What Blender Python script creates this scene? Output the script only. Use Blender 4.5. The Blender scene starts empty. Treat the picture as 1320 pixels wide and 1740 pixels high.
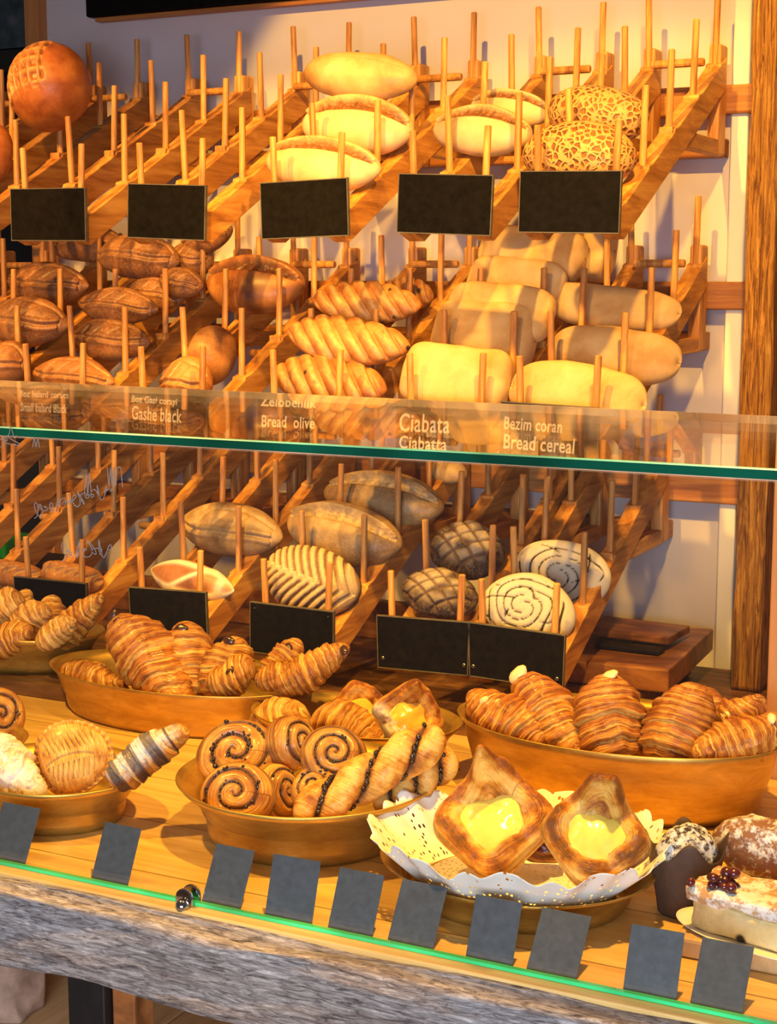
import bpy, math, random
import numpy as np
from math import sin, cos, pi, sqrt, atan, radians
from mathutils import Vector, Matrix, Euler
C = bpy.context.scene.collection
random.seed(4); rng = np.random.RandomState(7)

# ------------------------------------------------------------------ camera
F = 2700.0; PITCH = atan(405/F); YAW = atan(F/5360.0); CZ = 1.47
cd = bpy.data.cameras.new('camera'); cam = bpy.data.objects.new('camera', cd); C.objects.link(cam)
cd.sensor_fit = 'VERTICAL'; cd.sensor_height = 24.0; cd.lens = F/1740*24.0
cam.location = (0, 0, CZ); cam.rotation_euler = (pi/2-PITCH, 0, YAW)
cd.clip_start = .02
bpy.context.scene.camera = cam
vs = bpy.context.scene.view_settings
vs.view_transform = 'Standard'; vs.look = 'None'; vs.gamma = 1.0; vs.use_curve_mapping = False
vs.exposure = 0.20
# ------------------------------------------------------------------ light
wd = bpy.data.worlds.new('world'); bpy.context.scene.world = wd; wd.use_nodes = True
wd.node_tree.nodes['Background'].inputs[0].default_value = (.60, .47, .46, 1)
wd.node_tree.nodes['Background'].inputs[1].default_value = .15

def spot(name, loc, aim, energy, col, size=60, blend=.25, rad=.03):
    l = bpy.data.lights.new(name, 'SPOT'); l.energy = energy; l.color = col
    l.spot_size = radians(size); l.spot_blend = blend; l.shadow_soft_size = rad
    o = bpy.data.objects.new(name, l); C.objects.link(o); o.location = loc
    d = Vector(aim)-Vector(loc); o.rotation_euler = d.to_track_quat('-Z', 'Y').to_euler(); return o
def area(name, loc, aim, energy, col, sx, sy):
    l = bpy.data.lights.new(name, 'AREA'); l.shape = 'RECTANGLE'; l.size = sx; l.size_y = sy
    l.energy = energy; l.color = col
    o = bpy.data.objects.new(name, l); C.objects.link(o); o.location = loc
    d = Vector(aim)-Vector(loc); o.rotation_euler = d.to_track_quat('-Z', 'Y').to_euler(); return o
WARM = (1, .52, .08)
# ceiling spots over the bread wall, their cone edges cut across the wall
spot('rack_spot_right', (-.85, 1.05, 2.62), (-.80, 2.5, 1.42), 150, (1, .52, .075), 58, .10, .02)
spot('rack_spot_mid', (-1.60, 1.05, 2.52), (-1.50, 2.5, 1.20), 112, (1, .50, .08), 37, .14, .02)
spot('rack_spot_left', (-2.2, 1.0, 2.45), (-1.95, 2.5, 1.22), 85, (1, .50, .11), 36, .14, .02)
spot('rack_spot_side', (-.27, 1.2, 2.42), (-.83, 2.3, 1.33), 115, (1, .52, .075), 46, .2, .03)
spot('rack_spot_front', (-1.35, .35, 2.30), (-1.45, 2.2, 1.16), 70, (1, .50, .085), 32, .25, .03)
spot('added_rack_fill', (-.62, .45, 1.93), (-.86, 2.2, 1.40), 45, (1, .50, .07), 23, .6, .05)  # added fill lamp, not a fixture: lifts the shaded middle-row loaves
# counter spots
spot('counter_spot_left', (-1.45, .95, 2.55), (-1.1, 1.45, .95), 135, WARM, 50, .5, .03)
spot('counter_spot_right', (-.35, 1.2, 2.5), (-.55, 1.42, .95), 165, WARM, 50, .5, .03)
# daylight from the shop front behind the camera
area('shopfront_daylight', (.1, -1.0, 1.30), (-.6, 1.1, .80), 12, (.78, .86, 1.0), 1.6, .8).data.spread = radians(75)
spot('added_shelf_fill', (-.25, -.35, .98), (-.80, 1.45, .55), 22, (1, .62, .26), 24, .5, .05)  # added warm fill, no daylight: brightens the boards under the beam

# ------------------------------------------------------------------ pixel helpers
fh = np.array([-sin(YAW), cos(YAW), 0]); RR = np.array([cos(YAW), sin(YAW), 0])
FW = fh*cos(PITCH)+np.array([0, 0, -sin(PITCH)]); UU = np.cross(RR, FW); CC = np.array([0, 0, CZ])
def ray(u, v): return FW*F+RR*(u-660)-UU*(v-870)
def atY(u, v, Y): r = ray(u, v); return CC+r*(Y/r[1])
def atZ(u, v, Z): r = ray(u, v); return CC+r*((Z-CZ)/r[2])
def dep(p): return float((np.array(p)-CC)@FW)

# ------------------------------------------------------------------ objects
def tag(o, label=None, cat=None, group=None, kind=None):
    if label: o['label'] = label
    if cat: o['category'] = cat
    if group: o['group'] = group
    if kind: o['kind'] = kind
    return o
def empty(name, loc=(0, 0, 0), rot=(0, 0, 0), parent=None):
    o = bpy.data.objects.new(name, None); C.objects.link(o); o.location = loc; o.rotation_euler = rot
    o.empty_display_size = .02
    if parent: o.parent = parent
    return o
def mesh(name, V, Fc, mat, parent=None, smooth=True, attrs=None, mats=None, midx=None):
    me = bpy.data.meshes.new(name)
    V = np.asarray(V, dtype=np.float32).reshape(-1, 3)
    if isinstance(Fc, np.ndarray) and Fc.shape[1] == 4:
        n = len(Fc)
        me.vertices.add(len(V)); me.vertices.foreach_set('co', V.ravel())
        me.loops.add(n*4); me.loops.foreach_set('vertex_index', Fc.astype(np.int32).ravel())
        me.polygons.add(n); me.polygons.foreach_set('loop_start', np.arange(0, n*4, 4, dtype=np.int32))
        me.update(calc_edges=True); me.validate()
    else:
        me.from_pydata([tuple(map(float, v)) for v in V], [], [list(map(int, f)) for f in Fc]); me.update()
    if smooth: me.polygons.foreach_set('use_smooth', [True]*len(me.polygons))
    if attrs:
        for k, a in attrs.items():
            a = np.asarray(a, dtype=np.float32)
            if a.ndim == 2:
                at = me.attributes.new(k, 'FLOAT_VECTOR', 'POINT'); at.data.foreach_set('vector', a.ravel())
            else:
                at = me.attributes.new(k, 'FLOAT', 'POINT'); at.data.foreach_set('value', a)
    for m in (mats or [mat]): me.materials.append(m)
    if midx is not None: me.polygons.foreach_set('material_index', list(midx))
    o = bpy.data.objects.new(name, me); C.objects.link(o)
    if parent: o.parent = parent
    return o

class MB:
    def __init__(s): s.V = []; s.F = []; s.M = []
    def add(s, V, Fc, m=0):
        b = len(s.V); s.V += [tuple(map(float, v)) for v in V]; s.F += [[b+i for i in f] for f in Fc]; s.M += [m]*len(Fc)
    def box(s, x0, x1, y0, y1, z0, z1, c=0.0, m=0):
        """box with chamfered edges along its long sides"""
        if c <= 0:
            V = [(x, y, z) for x in (x0, x1) for y in (y0, y1) for z in (z0, z1)]
            s.add(V, [(0, 1, 3, 2), (4, 6, 7, 5), (0, 4, 5, 1), (2, 3, 7, 6), (0, 2, 6, 4), (1, 5, 7, 3)], m); return
        import bmesh
        bm = bmesh.new(); bmesh.ops.create_cube(bm, size=1)
        for v in bm.verts:
            v.co = Vector(((x0+x1)/2+v.co.x*(x1-x0), (y0+y1)/2+v.co.y*(y1-y0), (z0+z1)/2+v.co.z*(z1-z0)))
        bmesh.ops.bevel(bm, geom=bm.edges[:], offset=c, segments=2, affect='EDGES', profile=.5)
        bm.verts.ensure_lookup_table()
        s.add([v.co[:] for v in bm.verts], [[v.index for v in f.verts] for f in bm.faces], m); bm.free()
    def prism(s, poly, x0, x1, m=0):
        """polygon in the YZ plane pulled along X"""
        n = len(poly); V = [(x0, y, z) for y, z in poly]+[(x1, y, z) for y, z in poly]
        s.add(V, [list(range(n))[::-1], list(range(n, 2*n))]+[[i, (i+1) % n, n+(i+1) % n, n+i] for i in range(n)], m)
    def rod(s, p, q, r, n=10, r2=None, m=0, cap=.25):
        p = Vector(p); q = Vector(q); d = (q-p).normalized(); a = d.orthogonal().normalized(); b = d.cross(a)
        r2 = r if r2 is None else r2; L = (q-p).length; c = min(cap*r, L*.2)
        rings = [(0, r*.8), (c, r), (L-c, r2), (L, r2*.8)]
        V = []
        for h, rr in rings:
            V += [(p+d*h+a*rr*cos(2*pi*i/n)+b*rr*sin(2*pi*i/n))[:] for i in range(n)]
        Fc = [[k*n+i, k*n+(i+1) % n, (k+1)*n+(i+1) % n, (k+1)*n+i] for k in range(3) for i in range(n)]
        Fc += [list(range(n))[::-1], list(range(3*n, 4*n))]
        s.add(V, Fc, m)
    def build(s, name, mat, parent=None, smooth=False, mats=None):
        o = mesh(name, s.V, s.F, mat, parent, smooth, mats=mats, midx=s.M if mats else None)
        o.data.validate(); return o

_dirs = rng.randn(40, 3); _ph = rng.rand(40)*6.28
def nz(P, s, seed=0, o=7):
    """cheap smooth noise, about -1..1, on an (n,3) array"""
    r = np.zeros(P.shape[:-1]); w = 0
    for i in range(o):
        k = (i*3+seed*5) % 40; d = _dirs[k]/np.linalg.norm(_dirs[k]); f = s*(1+.45*i)
        r += np.sin(P@d*f+_ph[k]+seed*1.7+1.3*np.sin(P@_dirs[(k+7) % 40]*s*.7))/(1+.35*i); w += 1/(1+.35*i)
    return r/w*1.7
def grid_closed(P):
    """P (nu,nv,3), wraps round in v, ends closed"""
    nu, nv, _ = P.shape; V = P.reshape(-1, 3)
    i = np.arange(nu-1)[:, None]; j = np.arange(nv)[None, :]; j2 = (j+1) % nv
    q = np.stack([i*nv+j, i*nv+j2, (i+1)*nv+j2, (i+1)*nv+j], -1).reshape(-1, 4)
    return V, q
def sstep(a, b, x):
    t = np.clip((x-a)/(b-a), 0, 1); return t*t*(3-2*t)

# ------------------------------------------------------------------ materials
def newmat(name):
    m = bpy.data.materials.new(name); m.use_nodes = True; nt = m.node_tree; return m, nt, nt.nodes, nt.links, nt.nodes['Principled BSDF']
def ramp(N, stops):
    r = N.new('ShaderNodeValToRGB'); e = r.color_ramp.elements
    e[0].position = stops[0][0]; e[0].color = (*stops[0][1], 1); e[1].position = stops[-1][0]; e[1].color = (*stops[-1][1], 1)
    for p, c in stops[1:-1]: x = e.new(p); x.color = (*c, 1)
    return r
def math_n(N, L, op, a, b=None):
    n = N.new('ShaderNodeMath'); n.operation = op
    for i, x in enumerate((a, b)):
        if x is None: continue
        if isinstance(x, (int, float)): n.inputs[i].default_value = x
        else: L.new(x, n.inputs[i])
    return n.outputs[0]
def mixc(N, L, f, a, b):
    n = N.new('ShaderNodeMix'); n.data_type = 'RGBA'
    for s, x in ((n.inputs[0], f), (n.inputs[6], a), (n.inputs[7], b)):
        if isinstance(x, (int, float)): s.default_value = x
        elif isinstance(x, tuple): s.default_value = (*x, 1)
        else: L.new(x, s)
    return n.outputs[2]
def noise(N, L, scale, vec=None, detail=4, rough=.6, dist=0):
    n = N.new('ShaderNodeTexNoise'); n.inputs['Scale'].default_value = scale; n.inputs['Detail'].default_value = detail
    n.inputs['Roughness'].default_value = rough; n.inputs['Distortion'].default_value = dist
    if vec is not None: L.new(vec, n.inputs['Vector'])
    return n.outputs['Fac']
def coords(N, L, scale=(1, 1, 1), rnd=True, rot=(0, 0, 0)):
    tc = N.new('ShaderNodeTexCoord'); mp = N.new('ShaderNodeMapping'); mp.inputs['Scale'].default_value = scale
    mp.inputs['Rotation'].default_value = rot
    L.new(tc.outputs['Object'], mp.inputs['Vector'])
    if rnd:
        oi = N.new('ShaderNodeObjectInfo'); x = math_n(N, L, 'MULTIPLY', oi.outputs['Random'], 20.0)
        L.new(x, mp.inputs['Location'])
    return mp.outputs['Vector']
def bump(N, L, h, bs, strength=.5, dist=.002):
    b = N.new('ShaderNodeBump'); b.inputs['Strength'].default_value = strength; b.inputs['Distance'].default_value = dist
    L.new(h, b.inputs['Height']); L.new(b.outputs[0], bs.inputs['Normal']); return b
def wood(name, dark, mid, light, scale, rough=.55, bstr=.25, vary=.35, grain=1.0):
    m, nt, N, L, bs = newmat(name)
    v = coords(N, L, scale); f = noise(N, L, 1.0, v, 6, .65, .6); g = noise(N, L, 5.0, v, 3, .5)
    r = ramp(N, [(.34, dark), (.5, mid), (.64, light)]); L.new(f, r.inputs[0])
    c = mixc(N, L, math_n(N, L, 'MULTIPLY', g, .35*grain), r.outputs[0], dark)
    if vary:
        oi = N.new('ShaderNodeObjectInfo'); hs = N.new('ShaderNodeHueSaturation')
        L.new(math_n(N, L, 'ADD', math_n(N, L, 'MULTIPLY', oi.outputs['Random'], vary), 1-vary/2), hs.inputs['Value'])
        L.new(c, hs.inputs['Color']); c = hs.outputs[0]
    L.new(c, bs.inputs['Base Color']); bs.inputs['Roughness'].default_value = rough
    bump(N, L, f, bs, bstr, .001); return m
def plain(name, col, rough=.5, metal=0.0, nscale=0, var=.1, bstr=0, coat=0, spec=.5):
    m, nt, N, L, bs = newmat(name); bs.inputs['Specular IOR Level'].default_value = spec; bs.inputs['Roughness'].default_value = rough; bs.inputs['Metallic'].default_value = metal
    if coat: bs.inputs['Coat Weight'].default_value = coat; bs.inputs['Coat Roughness'].default_value = .15
    f = noise(N, L, nscale or 30, coords(N, L), 5, .6)
    r = ramp(N, [(.3, tuple(c*(1-var) for c in col)), (.7, tuple(min(1, c*(1+var)) for c in col))]); L.new(f, r.inputs[0])
    L.new(r.outputs[0], bs.inputs['Base Color'])
    if bstr: bump(N, L, f, bs, bstr, .002)
    return m

W_RACK = wood('rack_wood_lengthwise', (.28, .095, .015), (.56, .24, .045), (.76, .39, .09), (50, 5, 50), .55)
W_PEG = wood('peg_wood', (.32, .11, .02), (.60, .27, .06), (.78, .42, .11), (90, 90, 9), .5)
W_BEAM = wood('wall_beam_wood', (.24, .08, .018), (.42, .16, .035), (.56, .25, .06), (4, 60, 60), .5)
W_DARK = wood('dark_ledge_wood', (.05, .02, .008), (.13, .055, .02), (.26, .12, .045), (5, 30, 30), .5, .4)
W_BLOCK = wood('block_wood', (.12, .04, .012), (.30, .11, .03), (.42, .18, .06), (8, 30, 30), .42, .4)
W_PANEL = wood('orange_panel_wood', (.40, .15, .04), (.55, .24, .07), (.62, .30, .10), (14, 14, 2.2), .5, .1, 0)
W_LSHELF = wood('lower_boards_wood', (.46, .28, .12), (.62, .40, .18), (.72, .50, .26), (30, 4, 30), .6, .2, 0)

def rough_post():
    m, nt, N, L, bs = newmat('rough_sawn_wood')
    v = coords(N, L, (170, 170, 9), False); f = noise(N, L, 1, v, 6, .75, 1.2)
    v2 = coords(N, L, (14, 14, 7), False); g = noise(N, L, 1, v2, 4, .6)
    r = ramp(N, [(.36, (.05, .02, .007)), (.45, (.28, .11, .025)), (.54, (.56, .27, .06)), (.66, (.76, .45, .13))]); L.new(f, r.inputs[0])
    c = mixc(N, L, math_n(N, L, 'MULTIPLY', g, .5), r.outputs[0], (.12, .045, .015))
    L.new(c, bs.inputs['Base Color']); bs.inputs['Roughness'].default_value = .8; bump(N, L, f, bs, .9, .006); return m
W_POST = rough_post()
def weathered():
    m, nt, N, L, bs = newmat('weathered_grey_wood')
    v = coords(N, L, (48, 230, 300), False); f = noise(N, L, 1, v, 7, .72, 1.0)
    v2 = coords(N, L, (5, 25, 25), False); g = noise(N, L, 1, v2, 4, .6, .5)
    r = ramp(N, [(.33, (.05, .042, .042)), (.42, (.22, .19, .185)), (.53, (.46, .42, .41)), (.68, (.78, .74, .72))]); L.new(f, r.inputs[0])
    r2 = ramp(N, [(.35, (.55, .48, .45)), (.6, (1, 1, 1))]); L.new(g, r2.inputs[0])
    n = N.new('ShaderNodeMix'); n.data_type = 'RGBA'; n.blend_type = 'MULTIPLY'; n.inputs[0].default_value = .75
    L.new(r.outputs[0], n.inputs[6]); L.new(r2.outputs[0], n.inputs[7])
    L.new(n.outputs[2], bs.inputs['Base Color']); bs.inputs['Roughness'].default_value = .85; bump(N, L, f, bs, 1.0, .004); return m
W_GREY = weathered()
def counter_mat():
    m, nt, N, L, bs = newmat('counter_planks')
    v = coords(N, L, (5, 45, 45), False); f = noise(N, L, 1, v, 5, .6, .8)
    r = ramp(N, [(.3, (.52, .28, .075)), (.5, (.70, .43, .13)), (.7, (.80, .55, .20))]); L.new(f, r.inputs[0])
    # knots
    k = N.new('ShaderNodeTexVoronoi'); k.inputs['Scale'].default_value = 1; L.new(coords(N, L, (6, 13, 6), False), k.inputs['Vector'])
    kr = ramp(N, [(.03, (1, 1, 1)), (.10, (0, 0, 0))]); L.new(k.outputs['Distance'], kr.inputs[0])
    c = mixc(N, L, math_n(N, L, 'MULTIPLY', kr.outputs[0], .6), r.outputs[0], (.32, .14, .05))
    # plank seams run along X
    tc = N.new('ShaderNodeTexCoord'); sp = N.new('ShaderNodeSeparateXYZ'); L.new(tc.outputs['Object'], sp.inputs[0])
    y = math_n(N, L, 'FRACT', math_n(N, L, 'DIVIDE', math_n(N, L, 'ADD', sp.outputs[1], .022), .118))
    s = math_n(N, L, 'LESS_THAN', y, .016)
    c = mixc(N, L, math_n(N, L, 'MULTIPLY', s, .75), c, (.10, .04, .015))
    L.new(c, bs.inputs['Base Color']); bs.inputs['Roughness'].default_value = .38; bs.inputs['Coat Weight'].default_value = .15
    bump(N, L, math_n(N, L, 'SUBTRACT', f, s), bs, .15, .001); return m
W_COUNTER = counter_mat()
WALL = plain('wall_paint', (.60, .555, .60), .75, 0, 6, .05)
TRIMW = plain('white_trim_paint', (.82, .79, .74), .45, 0, 8, .04)
BLACKB = plain('blackboard', (.006, .005, .0045), .6, 0, 90, .4, .1, 0, .06)
BOARDFRAME = plain('blackboard_edge', (.10, .085, .065), .6, 0, 60, .3)
SLATE = plain('slate_card', (.048, .062, .088), .55, 0, 150, .22, .1)
BLACKM = plain('black_metal', (.012, .010, .010), .5, .2, 40, .3)
CHALK = plain('chalk', (.86, .83, .78), .9, 0, 400, .12)
CHROME = plain('chrome', (.50, .50, .53), .10, 1.0, 20, .03)
SCREW = plain('screw_metal', (.35, .34, .33), .35, 1.0, 60, .1)
PAPER = plain('crumpled_brown_paper', (.36, .23, .16), .85, 0, 60, .25, .6)
WRAP = plain('muffin_wrapper_paper', (.085, .045, .030), .7, 0, 120, .2, .2)
GREEN = plain('green_plastic', (.005, .26, .04), .5, 0, 20, .1)
DARKBACK = plain('dark_backroom', (.008, .008, .010), .6, 0, 10, .3)
def brass():
    m, nt, N, L, bs = newmat('brushed_brass')
    f = noise(N, L, 1, coords(N, L, (18, 18, 60)), 6, .7, .5); g = noise(N, L, 14, coords(N, L), 3, .6)
    r = ramp(N, [(.3, (.42, .23, .04)), (.55, (.62, .38, .075)), (.75, (.76, .50, .13))]); L.new(f, r.inputs[0])
    L.new(r.outputs[0], bs.inputs['Base Color']); bs.inputs['Metallic'].default_value = .78
    rr = ramp(N, [(.3, (.30,)*3), (.7, (.46,)*3)]); L.new(g, rr.inputs[0]); L.new(rr.outputs[0], bs.inputs['Roughness'])
    bump(N, L, f, bs, .05, .001); return m
BRASS = brass()
def poster():
    m, nt, N, L, bs = newmat('poster_print')
    f = noise(N, L, 20, coords(N, L, (1, 1, 1), False), 4, .6); r = ramp(N, [(.35, (.01, .03, .035)), (.55, (.04, .07, .085)), (.75, (.16, .13, .18))])
    L.new(f, r.inputs[0]); L.new(r.outputs[0], bs.inputs['Base Color']); bs.inputs['Roughness'].default_value = .3; return m
POSTER = poster()
def glass(name, tint, fmul=1.0):
    """clear pane: a transparent coat and a mirror coat shared by the Fresnel law, the same on both faces"""
    m = bpy.data.materials.new(name); m.use_nodes = True; nt = m.node_tree; N = nt.nodes; L = nt.links
    for n in list(N): N.remove(n)
    out = N.new('ShaderNodeOutputMaterial'); mx = N.new('ShaderNodeMixShader'); tr = N.new('ShaderNodeBsdfTransparent'); gl = N.new('ShaderNodeBsdfGlossy')
    gl.inputs['Roughness'].default_value = 0.0; tr.inputs[0].default_value = (*tint, 1); gl.inputs[0].default_value = (.95, .95, .95, 1)
    geo = N.new('ShaderNodeNewGeometry'); fr = N.new('ShaderNodeFresnel')
    ior = math_n(N, L, 'ADD', 1.5, math_n(N, L, 'MULTIPLY', geo.outputs['Backfacing'], 1/1.5-1.5)); L.new(ior, fr.inputs['IOR'])
    L.new(math_n(N, L, 'MULTIPLY', fr.outputs[0], fmul), mx.inputs[0]); L.new(tr.outputs[0], mx.inputs[1]); L.new(gl.outputs[0], mx.inputs[2]); L.new(mx.outputs[0], out.inputs[0])
    return m
GLASS = glass('clear_glass', (.97, .985, .975), .8)
def edge_green(name, col, rough=.12, trans=.0):
    m, nt, N, L, bs = newmat(name); f = noise(N, L, 1, coords(N, L, (9, 1, 1), False), 2)
    r = ramp(N, [(.35, tuple(c*.6 for c in col)), (.65, tuple(min(1, c*1.4) for c in col))]); L.new(f, r.inputs[0])
    L.new(r.outputs[0], bs.inputs['Base Color']); bs.inputs['Roughness'].default_value = rough; return m
G_EDGE = edge_green('green_glass_edge', (.0015, .085, .045), .08)
G_CHAM = edge_green('ground_glass_arris', (.10, .42, .42), .35)
G_CHAMW = edge_green('pale_glass_arris', (.62, .50, .38), .4)
G_BASE = edge_green('bright_green_glass_edge', (.04, .62, .20), .25)

def crust(name, cols, score=(.75, .55, .30), flour=(.78, .64, .42), nscale=28, rough=.5, coat=.1, bstr=.35, crackle=None, olives=False, floury=.0):
    m, nt, N, L, bs = newmat(name)
    v = coords(N, L); f = noise(N, L, nscale, v, 6, .62, .3); fine = noise(N, L, 420, v, 4, .7); big = noise(N, L, nscale*.4, v, 2, .5)
    r = ramp(N, [(.36, cols[0]), (.49, cols[1]), (.62, cols[2])])
    L.new(math_n(N, L, 'ADD', math_n(N, L, 'MULTIPLY', f, .6), math_n(N, L, 'MULTIPLY', big, .4)), r.inputs[0]); c = r.outputs[0]
    c = mixc(N, L, math_n(N, L, 'MULTIPLY', math_n(N, L, 'GREATER_THAN', fine, .62), .25), c, cols[0])
    h = math_n(N, L, 'ADD', math_n(N, L, 'MULTIPLY', f, .6), math_n(N, L, 'MULTIPLY', fine, .35))
    if crackle:
        nv = N.new('ShaderNodeTexNoise'); nv.inputs['Scale'].default_value = 45; L.new(v, nv.inputs['Vector'])
        add = N.new('ShaderNodeVectorMath'); add.operation = 'MULTIPLY_ADD'; L.new(nv.outputs['Color'], add.inputs[0]); add.inputs[1].default_value = (.014,)*3; L.new(v, add.inputs[2])
        vo = N.new('ShaderNodeTexVoronoi'); vo.feature = 'DISTANCE_TO_EDGE'; vo.inputs['Scale'].default_value = 105; L.new(add.outputs[0], vo.inputs['Vector'])
        k = ramp(N, [(.10, (1, 1, 1)), (.26, (0, 0, 0))]); L.new(vo.outputs['Distance'], k.inputs[0])
        c = mixc(N, L, k.outputs[0], c, crackle)
        h = math_n(N, L, 'ADD', h, math_n(N, L, 'MULTIPLY', k.outputs[0], 1.2))
    if olives:
        vo = N.new('ShaderNodeTexVoronoi'); vo.inputs['Scale'].default_value = 32; L.new(v, vo.inputs['Vector'])
        k = ramp(N, [(.14, (1, 1, 1)), (.20, (0, 0, 0))]); L.new(vo.outputs['Distance'], k.inputs[0])
        c = mixc(N, L, k.outputs[0], c, (.02, .008, .006))
    at = N.new('ShaderNodeAttribute'); at.attribute_name = 'score'
    sn = noise(N, L, 120, v, 5, .7)
    sc = ramp(N, [(.35, tuple(x*.55 for x in score)), (.6, score)]); L.new(sn, sc.inputs[0])
    c = mixc(N, L, at.outputs['Fac'], c, sc.outputs[0])
    af = N.new('ShaderNodeAttribute'); af.attribute_name = 'flour'
    ff = math_n(N, L, 'MULTIPLY', af.outputs['Fac'], math_n(N, L, 'MINIMUM', math_n(N, L, 'MULTIPLY', fine, 1.9), 1.0))
    if floury:
        g = ramp(N, [(.46, (0, 0, 0)), (.62, (floury,)*3)]); L.new(noise(N, L, 240, v, 5, .75), g.inputs[0])
        ff = math_n(N, L, 'MAXIMUM', ff, math_n(N, L, 'MULTIPLY', g.outputs[0], math_n(N, L, 'SUBTRACT', 1.0, at.outputs['Fac'])))
    c = mixc(N, L, ff, c, flour)
    L.new(c, bs.inputs['Base Color']); bs.inputs['Roughness'].default_value = rough
    bs.inputs['Coat Weight'].default_value = coat; bs.inputs['Coat Roughness'].default_value = .3
    bump(N, L, h, bs, bstr, .0025)
    bs.inputs['Subsurface Weight'].default_value = 0
    return m
M_BATARD = crust('dark_batard_crust', ((.10, .032, .010), (.23, .082, .024), (.38, .165, .055)), (.42, .21, .08), rough=.5, floury=.22, flour=(.62, .45, .28))
M_BROWN = crust('brown_crust', ((.17, .052, .013), (.33, .12, .03), (.48, .21, .06)), (.50, .27, .10), floury=.15, flour=(.66, .48, .28))
M_AMBER = crust('glossy_split_crust', ((.17, .045, .010), (.34, .12, .026), (.50, .23, .065)), (.14, .045, .012), coat=.4)
M_BOULE = crust('amber_boule_crust', ((.20, .045, .008), (.36, .10, .018), (.50, .18, .035)), (.62, .28, .08), coat=.25)
M_WHITE = crust('pale_floury_crust', ((.36, .17, .05), (.54, .33, .13), (.66, .47, .24)), (.50, .26, .10), nscale=16)
M_WHITEO = crust('pale_torn_crust', ((.34, .15, .045), (.52, .32, .13), (.64, .46, .25)), (.22, .075, .018), nscale=18, floury=.25)
M_CIAB = crust('ciabatta_crust', ((.42, .20, .05), (.60, .38, .145), (.70, .50, .24)), (.6, .4, .2), nscale=12, rough=.7, coat=0, bstr=.3)
M_OLIVE = crust('olive_bread_crust', ((.20, .055, .012), (.36, .13, .03), (.52, .25, .075)), (.62, .38, .15), olives=True, coat=.2)
M_TIGER = crust('tiger_crust', ((.09, .018, .005), (.20, .05, .01), (.34, .11, .02)), crackle=(.60, .32, .10), bstr=.9)
M_DARK = crust('rye_crust', ((.025, .012, .008), (.055, .026, .015), (.11, .055, .032)), (.10, .045, .025), (.46, .36, .25), floury=.30, bstr=.6, rough=.7, coat=0)
M_FEATH = crust('dark_striped_crust', ((.06, .025, .012), (.12, .05, .022), (.20, .09, .04)), (.16, .07, .03), (.52, .38, .22), floury=.15, bstr=.5, rough=.65, coat=0)
M_STRIPE = crust('red_brown_striped_crust', ((.17, .055, .025), (.30, .11, .05), (.40, .18, .09)), (.22, .09, .04), (.72, .64, .56), bstr=.4)
M_SWIRL = crust('floured_crust', ((.36, .28, .19), (.50, .42, .32), (.60, .52, .42)), (.03, .014, .008), (.60, .54, .44), floury=.6, rough=.85, coat=0, bstr=.5)
M_GREYB = crust('olive_brown_crust', ((.20, .10, .035), (.36, .21, .08), (.50, .32, .14)), (.55, .38, .18), floury=.15)

def flaky(name, brown=(.40, .12, .012), mid=(.68, .30, .035), pale=(.90, .54, .12), gloss=.2, streak=.62, patch=.45):
    """laminated dough; attribute lay (0..1) follows each layer, puv gives surface coordinates"""
    m, nt, N, L, bs = newmat(name)
    at = N.new('ShaderNodeAttribute'); at.attribute_name = 'lay'
    pu = N.new('ShaderNodeAttribute'); pu.attribute_name = 'puv'
    mp = N.new('ShaderNodeMapping'); mp.inputs['Scale'].default_value = (8.5, .8, 1.6); L.new(pu.outputs['Vector'], mp.inputs['Vector'])
    st = noise(N, L, 1.6, mp.outputs['Vector'], 5, .6, .7)
    v = coords(N, L); f = noise(N, L, 45, v, 5, .6); fine = noise(N, L, 300, v, 3, .6)
    x = math_n(N, L, 'ADD', math_n(N, L, 'MULTIPLY', at.outputs['Fac'], .34), math_n(N, L, 'ADD', math_n(N, L, 'MULTIPLY', st, streak), math_n(N, L, 'MULTIPLY', f, patch)))
    r = ramp(N, [(.30, tuple(c*.5 for c in brown)), (.41, brown), (.53, mid), (.66, pale)])
    L.new(math_n(N, L, 'ADD', x, .15-streak/2-(patch-.45)/2), r.inputs[0]); c = r.outputs[0]
    sc = N.new('ShaderNodeAttribute'); sc.attribute_name = 'score'; c = mixc(N, L, sc.outputs['Fac'], c, (.07, .022, .012))
    fl = N.new('ShaderNodeAttribute'); fl.attribute_name = 'flour'
    g = ramp(N, [(.34, (0,)*3), (.52, (1,)*3)]); L.new(noise(N, L, 60, v, 6, .75), g.inputs[0])
    ff = math_n(N, L, 'MULTIPLY', fl.outputs['Fac'], g.outputs[0])
    c = mixc(N, L, ff, c, (.90, .87, .82))
    L.new(c, bs.inputs['Base Color']); bs.inputs['Roughness'].default_value = .42
    bs.inputs['Coat Weight'].default_value = gloss; bs.inputs['Coat Roughness'].default_value = .22
    h = math_n(N, L, 'ADD', math_n(N, L, 'MULTIPLY', st, 1.0), math_n(N, L, 'MULTIPLY', fine, .25))
    bump(N, L, h, bs, .8, .003); return m
M_CROIS = flaky('croissant_pastry')
M_CROISL = flaky('light_croissant_pastry', (.50, .19, .03), (.76, .40, .08), (.92, .62, .20))
M_CROISR = flaky('glazed_croissant_pastry', (.38, .10, .010), (.66, .26, .028), (.90, .52, .11), .4)
M_SWIRLP = flaky('raisin_roll_pastry', (.28, .075, .010), (.54, .20, .028), (.84, .46, .10), .4)
M_DANISH = flaky('danish_pastry', (.42, .12, .012), (.72, .31, .04), (.92, .56, .14), .15, .34, 1.0)
M_CHOC = plain('chocolate', (.055, .018, .008), .3, 0, 80, .3, .1, .4)
M_WCHOC = plain('white_chocolate', (.86, .66, .30), .4, 0, 80, .08, .1, .2)
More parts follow.
